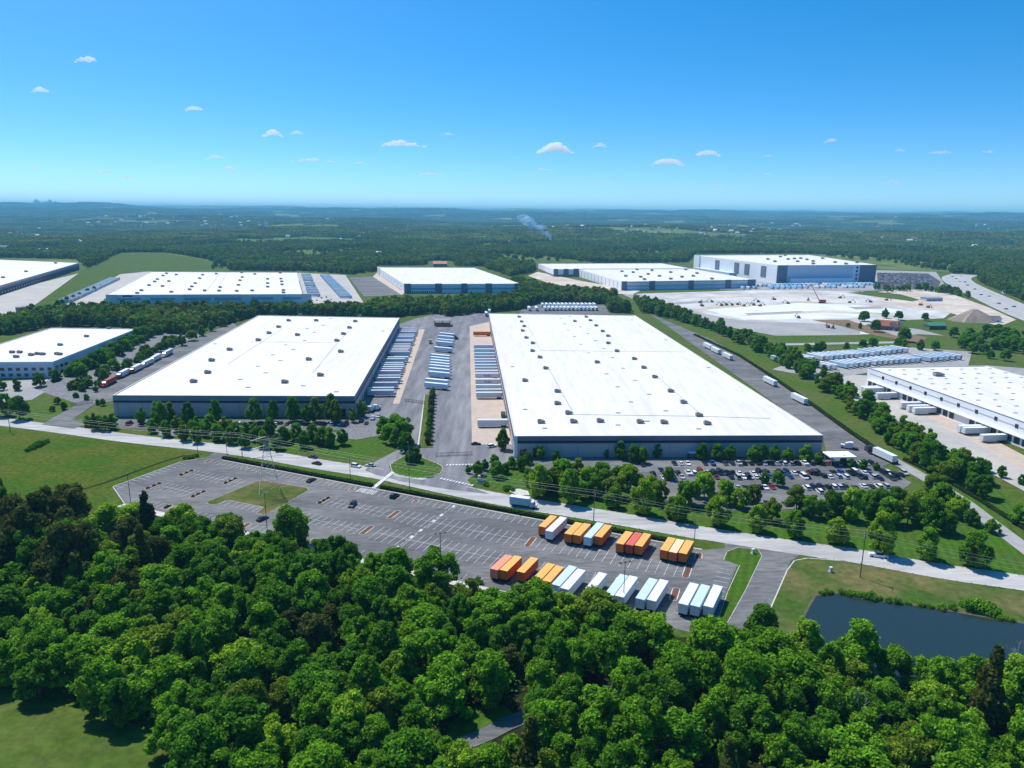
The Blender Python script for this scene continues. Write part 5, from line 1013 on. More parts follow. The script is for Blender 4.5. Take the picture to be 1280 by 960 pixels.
# ---- foreground woods
FPX = [(-150, 650), (-20, 660), (60, 672), (130, 668), (165, 664), (230, 674), (290, 687), (400, 705), (470, 723), (545, 747), (572, 766), (625, 776), (640, 772), (700, 777), (760, 790), (800, 800), (850, 814), (905, 812), (960, 806), (1000, 824), (1050, 834), (1110, 850), (1200, 862), (1245, 864), (1330, 858), (1420, 900), (1420, 1060), (300, 1060), (262, 985), (205, 945), (92, 898), (0, 874), (-150, 862)]
FW = poly(FPX); CLR = [poly([(548, 980), (552, 925), (568, 888), (622, 880), (660, 900), (640, 945), (650, 985)]), poly([(572, 738), (622, 742), (640, 772), (600, 765)])]
xs = [p[0] for p in FW]; ys = [p[1] for p in FW]; pts = []
def okf(p, r, pad):
    return inside(p, FW) and pt_line(p, lane) > 4.6 and not any(inside(p, c) for c in CLR) and all((p[0] - q[0]) ** 2 + (p[1] - q[1]) ** 2 > (0.5 * (r + q[2])) ** 2 for q in pts)
tries = 0
while tries < 30000:
    tries += 1; p = (random.uniform(min(xs), max(xs)), random.uniform(min(ys), max(ys))); r = random.choice([5.2, 6.0, 6.8, 7.6, 8.6, 9.6])
    if okf(p, r, 0): pts.append((*p, r))
def zone(px, py):
    if px < 150 and py < 770: return 'in clump beside the meadow'
    if px < 330 and py > 800: return 'behind the grassy mound'
    if px > 930 and py < 905: return 'on the near pond shore'
    if px > 930: return 'in woods nearest below the pond'
    if py < 800 and px < 560: return 'in woods below the striped lot'
    if py < 860 and px >= 560: return 'in woods below the trailers'
    if px < 560: return 'in woods beyond the mound'
    return 'beside the shaded lane'
nF = 0
def lanedist(p): return pt_line(p, lane)
for (x, y, r) in pts:
    if to_px(x, y, 13.5)[1] > 962 or not -45 < to_px(x, y, 6)[0] < 1325: continue
    big = False; px, py = to_px(x, y); zn = zone(px, py); s = min(r / 6.6, 1.32) * random.uniform(.95, 1.1); lo_shade = random.random()
    if px < 110 and py < 745: tone = random.choice(['dark brownish green', 'dark brownish green', 'deep green']); s *= 1.35; sh = 'cluster'; big = True
    elif lo_shade < (.10 if px < 620 else .05): tone = 'dark brownish green'; sh = random.choice(['cone', 'round', 'oval'])
    else: tone = random.choice(['bright green', 'mid green', 'mid green', 'mid green', 'mid green', 'deep green', 'deep green', 'deep green', 'olive green']); sh = random.choice(['round', 'cluster', 'cluster', 'cluster', 'oval'])
    if lanedist((x, y)) < 11: tone = random.choice(['mid green', 'mid green', 'deep green']); sh = random.choice(['oval', 'round']); s *= 1.05
    if sh == 'cone': tree((x, y), sh, s * 1.15, tone, zn, 'cedar_tree', 'cedar tree', 'trees of the foreground woods', kindword='cedar')
    else: tree((x, y), sh, s, tone, zn, 'broadleaf_tree', 'tree', 'trees of the foreground woods', sz=1.3 * random.uniform(.85, 1.1) if big else min(1, 1.12 / s) * random.uniform(.88, 1.12))
    nF += 1
print('forest trees', nF)
for x, y in ((556, 992), (592, 1000), (628, 996), (660, 990), (536, 948), (556, 962), (640, 958), (612, 968)): tree(g2(x, y), 'round', .62, 'mid green', 'below the sunlit clearing', 'broadleaf_tree', 'tree', 'trees of the foreground woods')
# bare dead trees
for x, y, h in [(1067, 930, 11), (1275, 850, 10), (940, 925, 9)]:
    p = g2(x, y); mb = MB(); r_ = random.Random(x); t = thing('dead_tree', {1067: 'bare pale dead tree among the near woods below the pond', 1275: 'bare grey dead tree at the pond corner by the frame edge', 940: 'bare grey dead tree in the near woods beside the lane'}[x], 'dead tree', (*p, 0))
    def branch(a, d, L_, r, n):
        b = a + d * L_; mb.tube(a, b, r, r * .6, 5)
        if n:
            for k in range(3): branch(a + d * L_ * r_.uniform(.5, 1), (d + Vector((r_.uniform(-.8, .8), r_.uniform(-.8, .8), r_.uniform(-.1, .5)))).normalized(), L_ * .65, r * .55, n - 1)
    branch(Vector((0, 0, 0)), Vector((0, 0, 1)), h * .55, .2, 4); mb.build('trunk', K['palebark'], t)
# ---- street and park trees
STREET = [(945, 664, .95), (897, 657, 1.05), (849, 652, .95), (803, 642, 1.12), (766, 634, .85), (712, 630, 1.12), (674, 622, 1.12), (992, 672, .95), (1045, 679, .95), (1099, 692, 1.15), (1157, 699, 1.0), (1217, 709, 1.1)]
for i, (x, y, s) in enumerate(STREET): tree(g2(x, y), 'oval', s * 1.0, 'bright green' if i in (0, 1, 3, 9) else random.choice(['bright green', 'mid green']), 'along the road lawn', 'street_tree', 'street tree', 'street trees along the road lawn', sz=s * .98, kindword='street tree')
GROVE = [(702, 604, 1.0), (735, 612, .9), (752, 600, .9), (785, 612, 1.0), (820, 622, .9), (860, 624, .95), (880, 616, 1.0), (905, 622, .9), (925, 628, .9), (940, 622, .8), (995, 632, .95), (1015, 640, .8), (1038, 638, 1.0), (1062, 643, 1.1), (1086, 641, .9), (1110, 648, 1.1), (1134, 648, 1.0), (1160, 655, 1.05), (1120, 630, .8), (1100, 632, .9), (1176, 630, 1.05), (1150, 632, .9), (1165, 615, .8), (1184, 660, .9), (835, 600, .6), (955, 604, .5), (972, 608, .55), (1080, 628, .8), (1050, 634, .8), (768, 622, 1.0), (690, 612, 1.0), (725, 624, .8), (840, 640, .8), (965, 645, .8), (1196, 640, .8)]
for x, y, s in [(x, y + (7 if x > 790 and s > .65 else 0), s) for x, y, s in GROVE + [(668, 608, .8), (683, 616, .9), (705, 618, .8), (742, 622, .9), (756, 612, .8), (775, 602, .8), (798, 604, .7), (812, 612, .8), (722, 598, .8), (700, 594, .7)]]: tree(g2(x, y), random.choice(['round', 'oval', 'cluster']), s * .95, random.choice(['mid green', 'deep green', 'bright green', 'mid green', 'olive green']), 'before the busy car park', 'park_tree', 'park tree', 'grove before the busy car park')
WALL = [(675, 574, .62), (695, 576, .5), (775, 574, .75), (792, 577, .9), (803, 579, .7), (822, 572, .6), (877, 575, .7), (896, 575, .75), (912, 575, .72), (942, 577, .8), (952, 578, .75), (967, 577, .72), (985, 578, .75), (1007, 577, .82), (1022, 580, .55), (1054, 582, .45), (1063, 585, .4), (1079, 586, .5), (1095, 588, .4), (758, 572, .4)]
for x, y, s in WALL: tree(g2(x, y), 'oval', s * .95, random.choice(['deep green', 'mid green']), 'against the dark warehouse front', 'wall_tree', 'small tree', 'small trees along the dark warehouse front')
LEFTR = [(177, 531, .75), (200, 534, 1.15), (213, 530, .9), (222, 540, .85), (236, 533, 1.0), (245, 542, .9), (258, 545, .9), (270, 530, 1.0), (283, 545, 1.0), (296, 548, .9), (318, 528, 1.1), (338, 546, .95), (342, 527, .9), (366, 527, 1.15), (370, 550, .9), (384, 529, .85), (392, 552, .95), (395, 528, 1.05), (414, 527, 1.15), (420, 530, 1.0), (403, 556, .95), (355, 554, .9), (320, 550, .9), (308, 549, .85), (452, 521, .8), (441, 528, .6), (262, 538, .9), (412, 558, .9), (208, 546, .8), (230, 551, .85), (246, 554, .8), (271, 551, .9), (288, 555, .85), (306, 560, .8), (330, 560, .85), (347, 562, .8), (380, 560, .85), (190, 541, .7), (428, 556, .8)]
for x, y, s in LEFTR: tree(g2(x, y), 'oval', s * (.88 if y < 536 else .92), random.choice(['deep green', 'mid green', 'deep green', 'mid green', 'olive green']), 'before the left warehouse', 'row_tree', 'row tree', 'tree rows before the left warehouse', sz=1.32 if y < 536 else 1.0)
ENT = [(120, 537, .75), (132, 538, .7), (142, 536, .65), (110, 533, .5), (129, 507, .35), (122, 506, .3), (8, 520, 1.0), (25, 524, 1.0), (-12, 520, 1.1), (488, 553, .95), (502, 556, 1.0), (495, 540, .9), (480, 545, .8), (508, 566, .7), (520, 578, .6), (512, 580, .5), (597, 594, .6), (621, 597, .6), (628, 562, .75), (606, 588, .4), (640, 585, .4), (652, 588, .45), (632, 592, .45), (618, 582, .4), (660, 580, .4), (365, 684, 1.2), (286, 678, .9), (272, 690, .85), (660, 600, .45), (585, 592, .3)]
for x, y, s in ENT: tree(g2(x, y), random.choice(['round', 'oval', 'cluster']), s * 1.1, random.choice(['deep green', 'mid green']) , 'near the driveway entrances', 'entrance_tree', 'small tree', 'trees around the entrances')
# strip of cypress-like trees in the court
for k in range(15):
    p = Vector(g2(541, 494)).lerp(Vector(g2(535, 556)), k / 14); tree(tuple(p), 'oval', random.uniform(.4, .52), random.choice(['deep green', 'dark brownish green']), 'in the truck court strip', 'cypress_tree', 'cypress', 'narrow trees in the truck court strip', kindword='cypress')
surface('planted_strip', [(531, 494), (543, 494), (541, 560), (524, 560)], K['grass'], z=0.24); kerb_line('kerb', poly([(531, 494), (522, 562)]), .6)
# hedge-side belt along the right drive, trees in the strip before the concrete yard
BELT = []
for k in range(46):
    s = k / 45; p = Vector(g2(800, 388)).lerp(Vector(g2(1140, 590)), 0) ; BELT.append(s)
bl = smooth_line(poly([(800, 390), (850, 404), (895, 420), (935, 440), (970, 458), (1010, 486), (1050, 514), (1090, 545), (1130, 580), (1165, 606)]), 12)
for i, p in enumerate(bl):
    y_ = to_px(*p)[1]
    if y_ < 402: continue
    for j in range(2):
        q = (p[0] + 9 + random.uniform(-3, 3) + j * 9, p[1] + random.uniform(-4, 4) + j * 3)
        if random.random() < ((.85 if j == 0 else .55) if y_ < 470 else (.6 if j == 0 else .35)): tree(q, random.choice(['round', 'oval', 'cluster']), random.uniform(.65, 1.05), random.choice(['deep green', 'mid green', 'mid green', 'olive green']), 'beside the side drive', 'belt_tree', 'belt tree', 'tree belt along the side drive')
for x, y, s in [(1075, 520, .6), (1088, 524, .7), (1100, 532, .75), (1113, 537, .7), (1128, 540, .9), (1146, 545, .75), (1110, 555, .8), (1122, 560, .9), (1138, 562, 1.0), (1157, 576, 1.0), (1100, 540, .6), (1192, 598, .95), (1214, 616, .9), (1228, 622, 1.0), (1180, 568, .5), (1192, 572, .5), (1213, 584, .5), (1232, 590, .6), (1252, 597, .55), (1270, 655, .8), (1240, 666, .6), (1214, 656, .7), (1276, 606, .5)]:
    tree(g2(x, y), random.choice(['round', 'oval', 'cluster']), s * .85, random.choice(['deep green', 'mid green', 'deep green']), 'before the concrete yard', 'lawn_tree', 'lawn tree', 'trees on the strip before the concrete yard')
for x, y, s in [(977, 443, 1.0), (1008, 441, .9), (1020, 442, .9), (1027, 440, 1.0), (1058, 438, .7), (1078, 436, .9), (1090, 435, 1.1), (1080, 402, 1.4), (1094, 415, 1.2), (1106, 398, 1.1), (1123, 400, 1.2), (1129, 427, 1.4), (1156, 401, .9), (1122, 434, .8), (1130, 433, .8), (1150, 438, .9), (1168, 438, .9), (1020, 460, .7), (1030, 465, .6), (1012, 458, .6), (1060, 410, .6), (1075, 411, .6), (1256, 451, .9), (1237, 448, .8)]:
    tree(g2(x, y), random.choice(['round', 'round', 'oval']), s * .85, random.choice(['deep green', 'deep green', 'mid green']), 'around the storage yard', 'field_tree', 'field tree', 'trees around the farmhouse')
for k in range(46):
    tree(g2(random.uniform(1186, 1300), random.uniform(418, 443)), 'round', random.uniform(.7, 1.0), random.choice(['deep green', 'mid green', 'mid green']), 'by the highway', 'grove_tree', 'grove tree', 'grove by the highway')
for x, y, s in [(100, 372, .5), (110, 367, .7), (118, 364, .6), (126, 360, .4), (134, 355, .4), (92, 375, .6), (84, 378, .6), (78, 381, .6), (72, 383, .7), (62, 390, .8), (50, 393, .8), (40, 386, .6)]:
    tree(g2(x, y), 'round', s, 'deep green', 'beside the green field', 'yard_tree', 'yard tree', 'trees along the far yard')
for k in range(52):
    s = k / 51; p = Vector(g2(84, 478)).lerp(Vector(g2(192, 420)), s); tree((p.x + random.uniform(-6, 5), p.y + random.uniform(-4, 4)), random.choice(['round', 'oval', 'cluster']), random.uniform(.7, 1.1), random.choice(['deep green', 'mid green']), 'above the rocky slope', 'slope_tree', 'slope tree', 'trees above the rocky slope')
for x, y, s in [(22, 488, .7), (50, 484, .7), (2, 488, .6), (108, 500, .4), (95, 498, .35), (72, 505, .4), (80, 512, .45), (66, 514, .35), (120, 490, .4), (125, 484, .35), (228, 432, .9), (240, 426, 1.0), (215, 430, .8), (252, 420, .9), (265, 414, .8), (278, 408, .9), (290, 402, .8)]:
    tree(g2(x, y), random.choice(['round', 'oval', 'cluster']), s, random.choice(['deep green', 'mid green', 'olive green']), 'beside the left drive', 'drive_tree', 'drive tree', 'trees along the left drive')
for k in range(17): tree(g2(142 + k * 14.5 + random.uniform(-4, 4), 386 + random.uniform(-.6, .6)), random.choice(['round', 'oval', 'cluster']), random.uniform(.6, 1.0), 'deep green', 'before the pale blue warehouse', 'front_tree', 'front tree', 'trees before the pale blue warehouse')
for k in range(60):
    s = k / 59; p = Vector(g2(92, 490)).lerp(Vector(g2(215, 428)), s); tree((p.x + random.uniform(-4, 7), p.y + random.uniform(-5, 5)), random.choice(['round', 'oval', 'cluster']), random.uniform(.3, .75), random.choice(['deep green', 'mid green', 'olive green']), 'on the rocky slope', 'bank_tree', 'bank tree', 'small trees on the rocky slope')
flush_trees()

# hedges
def hedge(label, line, wd, h):
    mb = MB(); V = []; F_ = []; T = []; n = 0
    r = np.random.default_rng(5)
    for a, b in zip(line[:-1], line[1:]):
        a = Vector(a); b = Vector(b); d = (b - a); L_ = d.length
        if L_ < .1: continue
        d.normalize(); q = Vector((-d.y, d.x))
        for k in range(int(L_ * 14)):
            s = r.uniform(0, L_); f = r.uniform(-1, 1); zt = r.random(); c = a + d * s + q * f * wd / 2; z = h * zt if abs(f) > .75 else h * r.uniform(.85, 1.05)
            nr = Vector((r.normal() * .5 + q.x * f, r.normal() * .5 + q.y * f, .8 + r.normal() * .3)).normalized(); u_ = nr.orthogonal().normalized(); v_ = nr.cross(u_); cc_ = Vector((c.x, c.y, z))
            for w_ in (-u_, -v_, u_, v_): V.append(tuple(cc_ + w_ * r.uniform(.2, .38)))
            F_.append((n, n + 1, n + 2, n + 3)); n += 4; T.append(r.uniform(.7, 1.3))
    me = bpy.data.meshes.new('hedge'); me.from_pydata(V, [], F_); me.materials.append(K['hedge']); at_ = me.attributes.new('tone', 'FLOAT', 'FACE'); at_.data.foreach_set('value', T); me.update()
    t = thing('hedge', label, 'hedge'); obj('foliage', me, t)
    m2 = MB()
    for a, b in zip(line[:-1], line[1:]):
        a = Vector(a); b = Vector(b); d = (b - a).normalized(); q = Vector((-d.y, d.x)) * (wd / 2 - .15)
        m2.hexa([(*(a - q), 0), (*(b - q), 0), (*(b + q), 0), (*(a + q), 0)], [(*(a - q), h - .2), (*(b - q), h - .2), (*(b + q), h - .2), (*(a + q), h - .2)])
    at2 = m2.mesh('stems', K['floor']); obj('stems', at2, t)
hedge('clipped dark hedge along the kerb from the lot entrance to the footpath gap', [lot(2, -2.2), lot(40, -2.4), lot(83, -2.6)], 2.0, 1.3)
hedge('clipped dark hedge along the kerb behind the trailers', [lot(87, -2.6), lot(130, -2.9), (lot(175, -3.2)), lot(207, -3.6)], 2.0, 1.3)
hedge('dark hedge along the outer edge of the side drive', poly([(868, 419), (925, 446), (962, 470), (1008, 502), (1062, 541), (1120, 580)]), 2.2, 1.6)
hedge('long trimmed hedge between the lane and the grass strip', poly([(1130, 575), (1180, 600), (1230, 630), (1300, 675)]), 1.8, 1.4)
# low undergrowth filling the woods
N = 52000; X = rng.uniform(min(xs), max(xs), N); Y = rng.uniform(min(ys), max(ys), N); good = [i for i in range(N) if inside((X[i], Y[i]), FW) and pt_line((X[i], Y[i]), lane) > 3.8 and not any(inside((X[i], Y[i]), c) for c in CLR)]
X = X[good]; Y = Y[good]; n = len(X); Z = rng.uniform(.2, 3.2, n) * rng.uniform(.3, 1, n) + height(X, Y)
P = np.stack([X, Y, Z], 1); nr = rng.normal(size=(n, 3)) * .5 + np.array([0, 0, 1.]); nr /= np.linalg.norm(nr, axis=1)[:, None]; a = np.cross(nr, rng.normal(size=(n, 3))); a /= np.linalg.norm(a, axis=1)[:, None]; b = np.cross(nr, a); s = rng.uniform(.18, .45, n)[:, None]
V = np.stack([P - a * s, P - b * s, P + a * s, P + b * s], 1).reshape(-1, 3); me = bpy.data.meshes.new('undergrowth'); me.from_pydata(V.tolist(), [], np.arange(n * 4).reshape(-1, 4).tolist()); me.materials.append(mat('undergrowth_leaf', (0.06, 0.125, 0.01), 0.85, 0.4, 1.2, transl=0.3, attr=True, spec=0.04))
at_ = me.attributes.new('tone', 'FLOAT', 'FACE'); at_.data.foreach_set('value', rng.uniform(.7, 1.8, n).astype(np.float32)); me.update(); prop(obj('undergrowth', me), 'low leafy undergrowth under the foreground trees', 'undergrowth', kind='stuff')
# shrubs on the pond bank
def shrub(p, s, label, group, tone):
    t = thing('shrub', label, 'shrub', (*p, 0), random.uniform(0, 6), group); t.scale = (s, s, s); obj('foliage', SHM, t, col=TONE[tone])
SHM = leaf_cloud('foliage', [(rs.uniform(-1, 1), rs.uniform(-1, 1), rs.uniform(.4, 1.1), rs.uniform(.6, .9), rs.uniform(.5, .8)) for _ in range(8)], 700, .22, 91, K['leaf'])
for i, (x, y, s) in enumerate([(1215, 763, 1.6), (1228, 764, 1.9), (1238, 768, 1.5), (1205, 758, 1.1), (1065, 744, 1.0), (1080, 747, .9), (1052, 742, .8), (1095, 749, .9), (1035, 742, .8), (1190, 761, .8), (1110, 752, .7), (1122, 754, .9), (1135, 755, .6), (1150, 757, .8), (1163, 760, .6), (1176, 761, .9), (1251, 774, .8), (1264, 776, .7), (1028, 743, .6), (1087, 748, 1.1)]): shrub(g2(x, y), s, f'leafy shrub on the road-side bank of the pond, {nth(sorted([1215, 1228, 1238, 1205, 1065, 1080, 1052, 1095, 1035, 1190, 1110, 1122, 1135, 1150, 1163, 1176, 1251, 1264, 1028, 1087]).index(x) + 1)} from the access drive', 'shrubs on the pond bank', random.choice(['deep green', 'mid green']))
for i, (x, y, s) in enumerate([(40, 561, 1.3), (46, 558, 1.5), (52, 556, 1.4), (58, 553, 1.0), (35, 564, 1.0), (233, 573, .9), (239, 573, 1.0), (245, 571, .9)]): shrub(g2(x, y), s, f'low green brush in the open meadow, {nth(i + 1)} of the scattered clumps', 'brush in the meadow', 'deep green')
for i, (x, y, s) in enumerate([(607, 607, .9), (633, 612, 1.2), (640, 613, .9), (597, 729, 1.0)]): shrub(g2(x, y), s, ['round shrub beside the monument sign', 'larger round shrub at the road kerb beyond the monument sign', 'smaller round shrub at the road kerb beyond the monument sign', 'low shrub beside the salmon-roofed trailer'][i], 'shrubs by the road', 'deep green')
for k, (u, v0, v1) in enumerate(ISL[:6]):
    for j in range(3): shrub(lot(u + .1, v0 + 1.6 + (v1 - v0 - 3) * j / 2), .45, f'{nth(k * 3 + j + 1)} low dark shrub in planting beds of the striped lot', 'shrubs in the planting beds', 'dark brownish green')

# ------------------------------------------------------------------ woodland masses (uncountable): scattered with geometry nodes
def gn_scatter(name, pts, rot, scl, idx, protos, label, cat):
    col = bpy.data.collections.new(name + '_sources')
    for i, me in enumerate(protos): o = bpy.data.objects.new(f'{name}_source_{i:02d}', me); col.objects.link(o)
    me = bpy.data.meshes.new(name); me.from_pydata(np.asarray(pts).tolist(), [], []); n = len(pts)
    for nm, ty, dat in (('rot', 'FLOAT', rot), ('scl', 'FLOAT', scl)): a = me.attributes.new(nm, ty, 'POINT'); a.data.foreach_set('value', np.asarray(dat, np.float32))
    a = me.attributes.new('idx', 'INT', 'POINT'); a.data.foreach_set('value', np.asarray(idx, np.int32))
    ng = bpy.data.node_groups.new(name, 'GeometryNodeTree'); ng.interface.new_socket('Geometry', in_out='INPUT', socket_type='NodeSocketGeometry'); ng.interface.new_socket('Geometry', in_out='OUTPUT', socket_type='NodeSocketGeometry')
    N = ng.nodes; L = ng.links; gi = N.new('NodeGroupInput'); go = N.new('NodeGroupOutput'); ip = N.new('GeometryNodeInstanceOnPoints'); ci = N.new('GeometryNodeCollectionInfo'); ci.inputs['Collection'].default_value = col; ci.inputs['Separate Children'].default_value = True; ci.inputs['Reset Children'].default_value = True
    def attr(nm, ty): q = N.new('GeometryNodeInputNamedAttribute'); q.data_type = ty; q.inputs['Name'].default_value = nm; return [s for s in q.outputs if s.name == 'Attribute' and s.enabled][0]
    cx = N.new('ShaderNodeCombineXYZ'); L.new(attr('rot', 'FLOAT'), cx.inputs['Z']); cs = N.new('ShaderNodeCombineXYZ'); sa = attr('scl', 'FLOAT')
    for k in 'XYZ': L.new(sa, cs.inputs[k])
    L.new(gi.outputs[0], ip.inputs['Points']); L.new(ci.outputs[0], ip.inputs['Instance']); ip.inputs['Pick Instance'].default_value = True; L.new(attr('idx', 'INT'), ip.inputs['Instance Index']); L.new(cx.outputs[0], ip.inputs['Rotation']); L.new(cs.outputs[0], ip.inputs['Scale']); L.new(ip.outputs[0], go.inputs[0])
    o = obj(name, me); md = o.modifiers.new('scatter', 'NODES'); md.node_group = ng; prop(o, label, cat, kind='stuff'); return o
WP = [leaf_cloud('crown', crown_lobes(rs, 'round', rs.uniform(4.6, 5.6), .8, rs.uniform(9, 12)), 420, 1.05, 200 + i, K['wleaf']) for i in range(6)]
def fill(pgpx, spacing, jitter=.45, clip=None):
    pg = poly(pgpx); x0, x1 = min(p[0] for p in pg), max(p[0] for p in pg); y0, y1 = min(p[1] for p in pg), max(p[1] for p in pg); o = []
    for gx in np.arange(x0, x1, spacing):
        for gy in np.arange(y0, y1, spacing):
            p = (gx + random.uniform(-jitter, jitter) * spacing, gy + random.uniform(-jitter, jitter) * spacing)
            if inside(p, pg) and (clip is None or clip(p)): o.append(p)
    return o
W = []
W += fill([(400, 394), (455, 388), (480, 382), (560, 380), (650, 374), (668, 375), (752, 376), (772, 381), (790, 391), (764, 391), (755, 380), (668, 379), (650, 387), (600, 391), (560, 396), (545, 392), (500, 396)], 6.5)
W += fill([(30, 398), (60, 394), (130, 390), (200, 391), (300, 390), (400, 389), (480, 387), (500, 397), (400, 397), (330, 393), (300, 400), (262, 410), (230, 420), (190, 418), (178, 410), (66, 408), (0, 420), (-60, 440), (-60, 420)], 7.0, clip=lambda p: random.random() < .95)
W += fill([(790, 372), (800, 380), (850, 394), (870, 404), (850, 402), (805, 391)], 6.5)
W += fill([(640, 352), (668, 358), (700, 366), (760, 369), (775, 371), (750, 373), (650, 371)], 7)
W += fill([(520, 352), (530, 370), (470, 370), (505, 366)], 9)[:0]
W += fill([(1185, 342), (1196, 342), (1206, 343), (1240, 364), (1300, 388), (1400, 430), (1400, 340), (1200, 328)], 8, clip=lambda p: pt_line(p, hw) > 34)
W += fill([(1095, 362), (1180, 364), (1210, 372), (1150, 364), (1100, 366)], 9, clip=lambda p: random.random() < .5)
W += fill([(440, 342), (470, 340), (470, 333), (440, 333)], 9)
FARPX = [(-220, 318), (96, 324), (110, 336), (150, 316), (205, 315), (262, 325), (262, 338), (380, 339), (440, 343), (468, 332), (530, 332), (536, 326), (566, 326), (570, 333), (600, 333), (640, 346), (668, 340), (668, 329), (860, 328), (868, 317), (1010, 317), (1100, 330), (1180, 338), (1200, 328), (1500, 340), (1500, 296), (-220, 286)]
def clearing(x, y): return math.sin(x * .011 + 1.3 * math.sin(y * .004)) * math.sin(y * .0035 + x * .003 + 2) > .36
far_pg = FARPX
def farok(x, y):
    px, py = to_px(x, y); return inside((px, py), far_pg)
gx = np.arange(-2700, 2700, 8.2); gy = np.arange(1000, 3000, 8.2)
for y in gy:
    for x in gx:
        r = math.hypot(x, y)
        if r > 2850 or abs(x) > y * .82: continue
        q = (x + random.uniform(-3.6, 3.6), y + random.uniform(-3.6, 3.6))
        px, py = to_px(*q)
        if r > 1950 and not inside((px, py), [(-400, 345), (1700, 345), (1700, 200), (-400, 200)]): continue
        if py > 302 or r < 1950:
            if not inside((px, py), far_pg): continue
        if clearing(*q) and random.random() < .93: continue
        W.append(q)
W = np.array(W); n = len(W); print('woodland instances', n)
gn_scatter('woodland', np.stack([W[:, 0], W[:, 1], height(W[:, 0], W[:, 1])], 1), rng.uniform(0, 6.28, n), rng.uniform(.72, 1.25, n), rng.integers(0, 6, n), WP, 'dense green woodland between and beyond the warehouses', 'woodland')
def patch(size, ncr, quad, nq, seed, m):
    r = np.random.default_rng(seed); C = np.stack([r.uniform(-size / 2, size / 2, ncr), r.uniform(-size / 2, size / 2, ncr)], 1); hgt = r.uniform(6, 13, ncr); tn = r.uniform(.7, 1.3, ncr)
    i = np.repeat(np.arange(ncr), nq); n = len(i); dv = r.normal(size=(n, 3)); dv[:, 2] = np.abs(dv[:, 2]); dv /= np.linalg.norm(dv, axis=1)[:, None]
    rad = r.uniform(3.6, 6, ncr)[i]; P = np.stack([C[i, 0], C[i, 1], hgt[i] - rad * .9], 1) + dv * rad[:, None]
    nr = dv + r.normal(size=(n, 3)) * .35; nr /= np.linalg.norm(nr, axis=1)[:, None]; a = np.cross(nr, r.normal(size=(n, 3))); a /= np.linalg.norm(a, axis=1)[:, None]; b = np.cross(nr, a); s = quad * r.uniform(.7, 1.3, n)[:, None]
    V = np.stack([P - a * s, P - b * s, P + a * s, P + b * s], 1).reshape(-1, 3); me = bpy.data.meshes.new('canopy'); me.from_pydata(V.tolist(), [], np.arange(n * 4).reshape(-1, 4).tolist()); me.materials.append(m)
    at_ = me.attributes.new('tone', 'FLOAT', 'FACE'); at_.data.foreach_set('value', (tn[i] * r.uniform(.85, 1.15, n)).astype(np.float32)); me.update(); return me
def ringpts(r0, r1, sz, thr):
    o = []
    for y in np.arange(0, r1, sz):
        for x in np.arange(-r1, r1, sz):
            r = math.hypot(x, y)
            if r0 <= r < r1 and abs(x) < y * .80 + 200:
                v = math.sin(x * .0042 + 2 * math.sin(y * .0014)) + math.sin(y * .0031 + x * .0021 + 1) + random.uniform(-.45, .45)
                if v > thr: continue
                o.append((x + random.uniform(-.2, .2) * sz, y + random.uniform(-.2, .2) * sz))
    return np.array(o)
A = ringpts(2830, 6800, 58, 1.02); n = len(A); print('patches', n)
gn_scatter('distant_woodland', np.stack([A[:, 0], A[:, 1], height(A[:, 0], A[:, 1])], 1), rng.integers(0, 4, n) * PI / 2 + rng.uniform(-.2, .2, n), rng.uniform(.95, 1.25, n), rng.integers(0, 5, n), [patch(62, 60, 2.6, 12, 300 + i, K['fleaf']) for i in range(5)], 'distant woodland rolling away to the hills', 'woodland')
A = ringpts(6700, 17000, 190, 1.15); n = len(A); print('far patches', n)
gn_scatter('hill_woodland', np.stack([A[:, 0], A[:, 1], height(A[:, 0], A[:, 1])], 1), rng.integers(0, 4, n) * PI / 2, rng.uniform(1.0, 1.3, n), rng.integers(0, 4, n), [patch(205, 420, 4.6, 6, 330 + i, K['fleaf']) for i in range(4)], 'hazy woodland on the farthest hills', 'woodland')
# bare tracts, distant houses
HM = MB(); HM.box(-7, 7, -5, 5, 0, 6, 0); HM.hexa([(-7.6, -5.6, 5.9), (7.6, -5.6, 5.9), (7.6, 5.6, 5.9), (-7.6, 5.6, 5.9)], [(-7.6, -.2, 9.5), (7.6, -.2, 9.5), (7.6, .2, 9.5), (-7.6, .2, 9.5)], 1)
HMe = [HM.mesh('distant_house', [K['house'], K['shingle']]), HM.mesh('distant_house', [K['house'], mat('pale_roof', (.5, .5, .52), .8, .1)]), HM.mesh('distant_house', [K['house'], K['red']])]
def land(px, py):
    d = ray(px, py); d = d / d.y; lo = 1200.0
    for yy in np.geomspace(1200, 24000, 500):
        z = CAM_H + d.z * yy
        if z <= float(height(d.x * yy, yy)) + 3: return (d.x * yy, yy)
    return (d.x * 24000, 24000)
CL = [((60, 150, 272, 284), 22, 'in the scattered town toward the far skyline'), ((150, 330, 268, 288), 46, 'in the scattered settlement left of centre'), ((320, 520, 274, 300), 16, 'in the wooded hills near centre'), ((690, 740, 284, 289), 10, 'in the small hamlet right of the smoke'), ((770, 950, 283, 297), 44, 'in the long white estate behind the woods'), ((950, 1010, 281, 294), 22, 'in the dense estate behind the tallest building'), ((1050, 1270, 272, 312), 18, 'in the wooded hills beyond the highway'), ((40, 700, 300, 322), 12, 'among the nearer far woods'), ((0, 60, 280, 300), 8, 'at the frame edge of the far woods')]
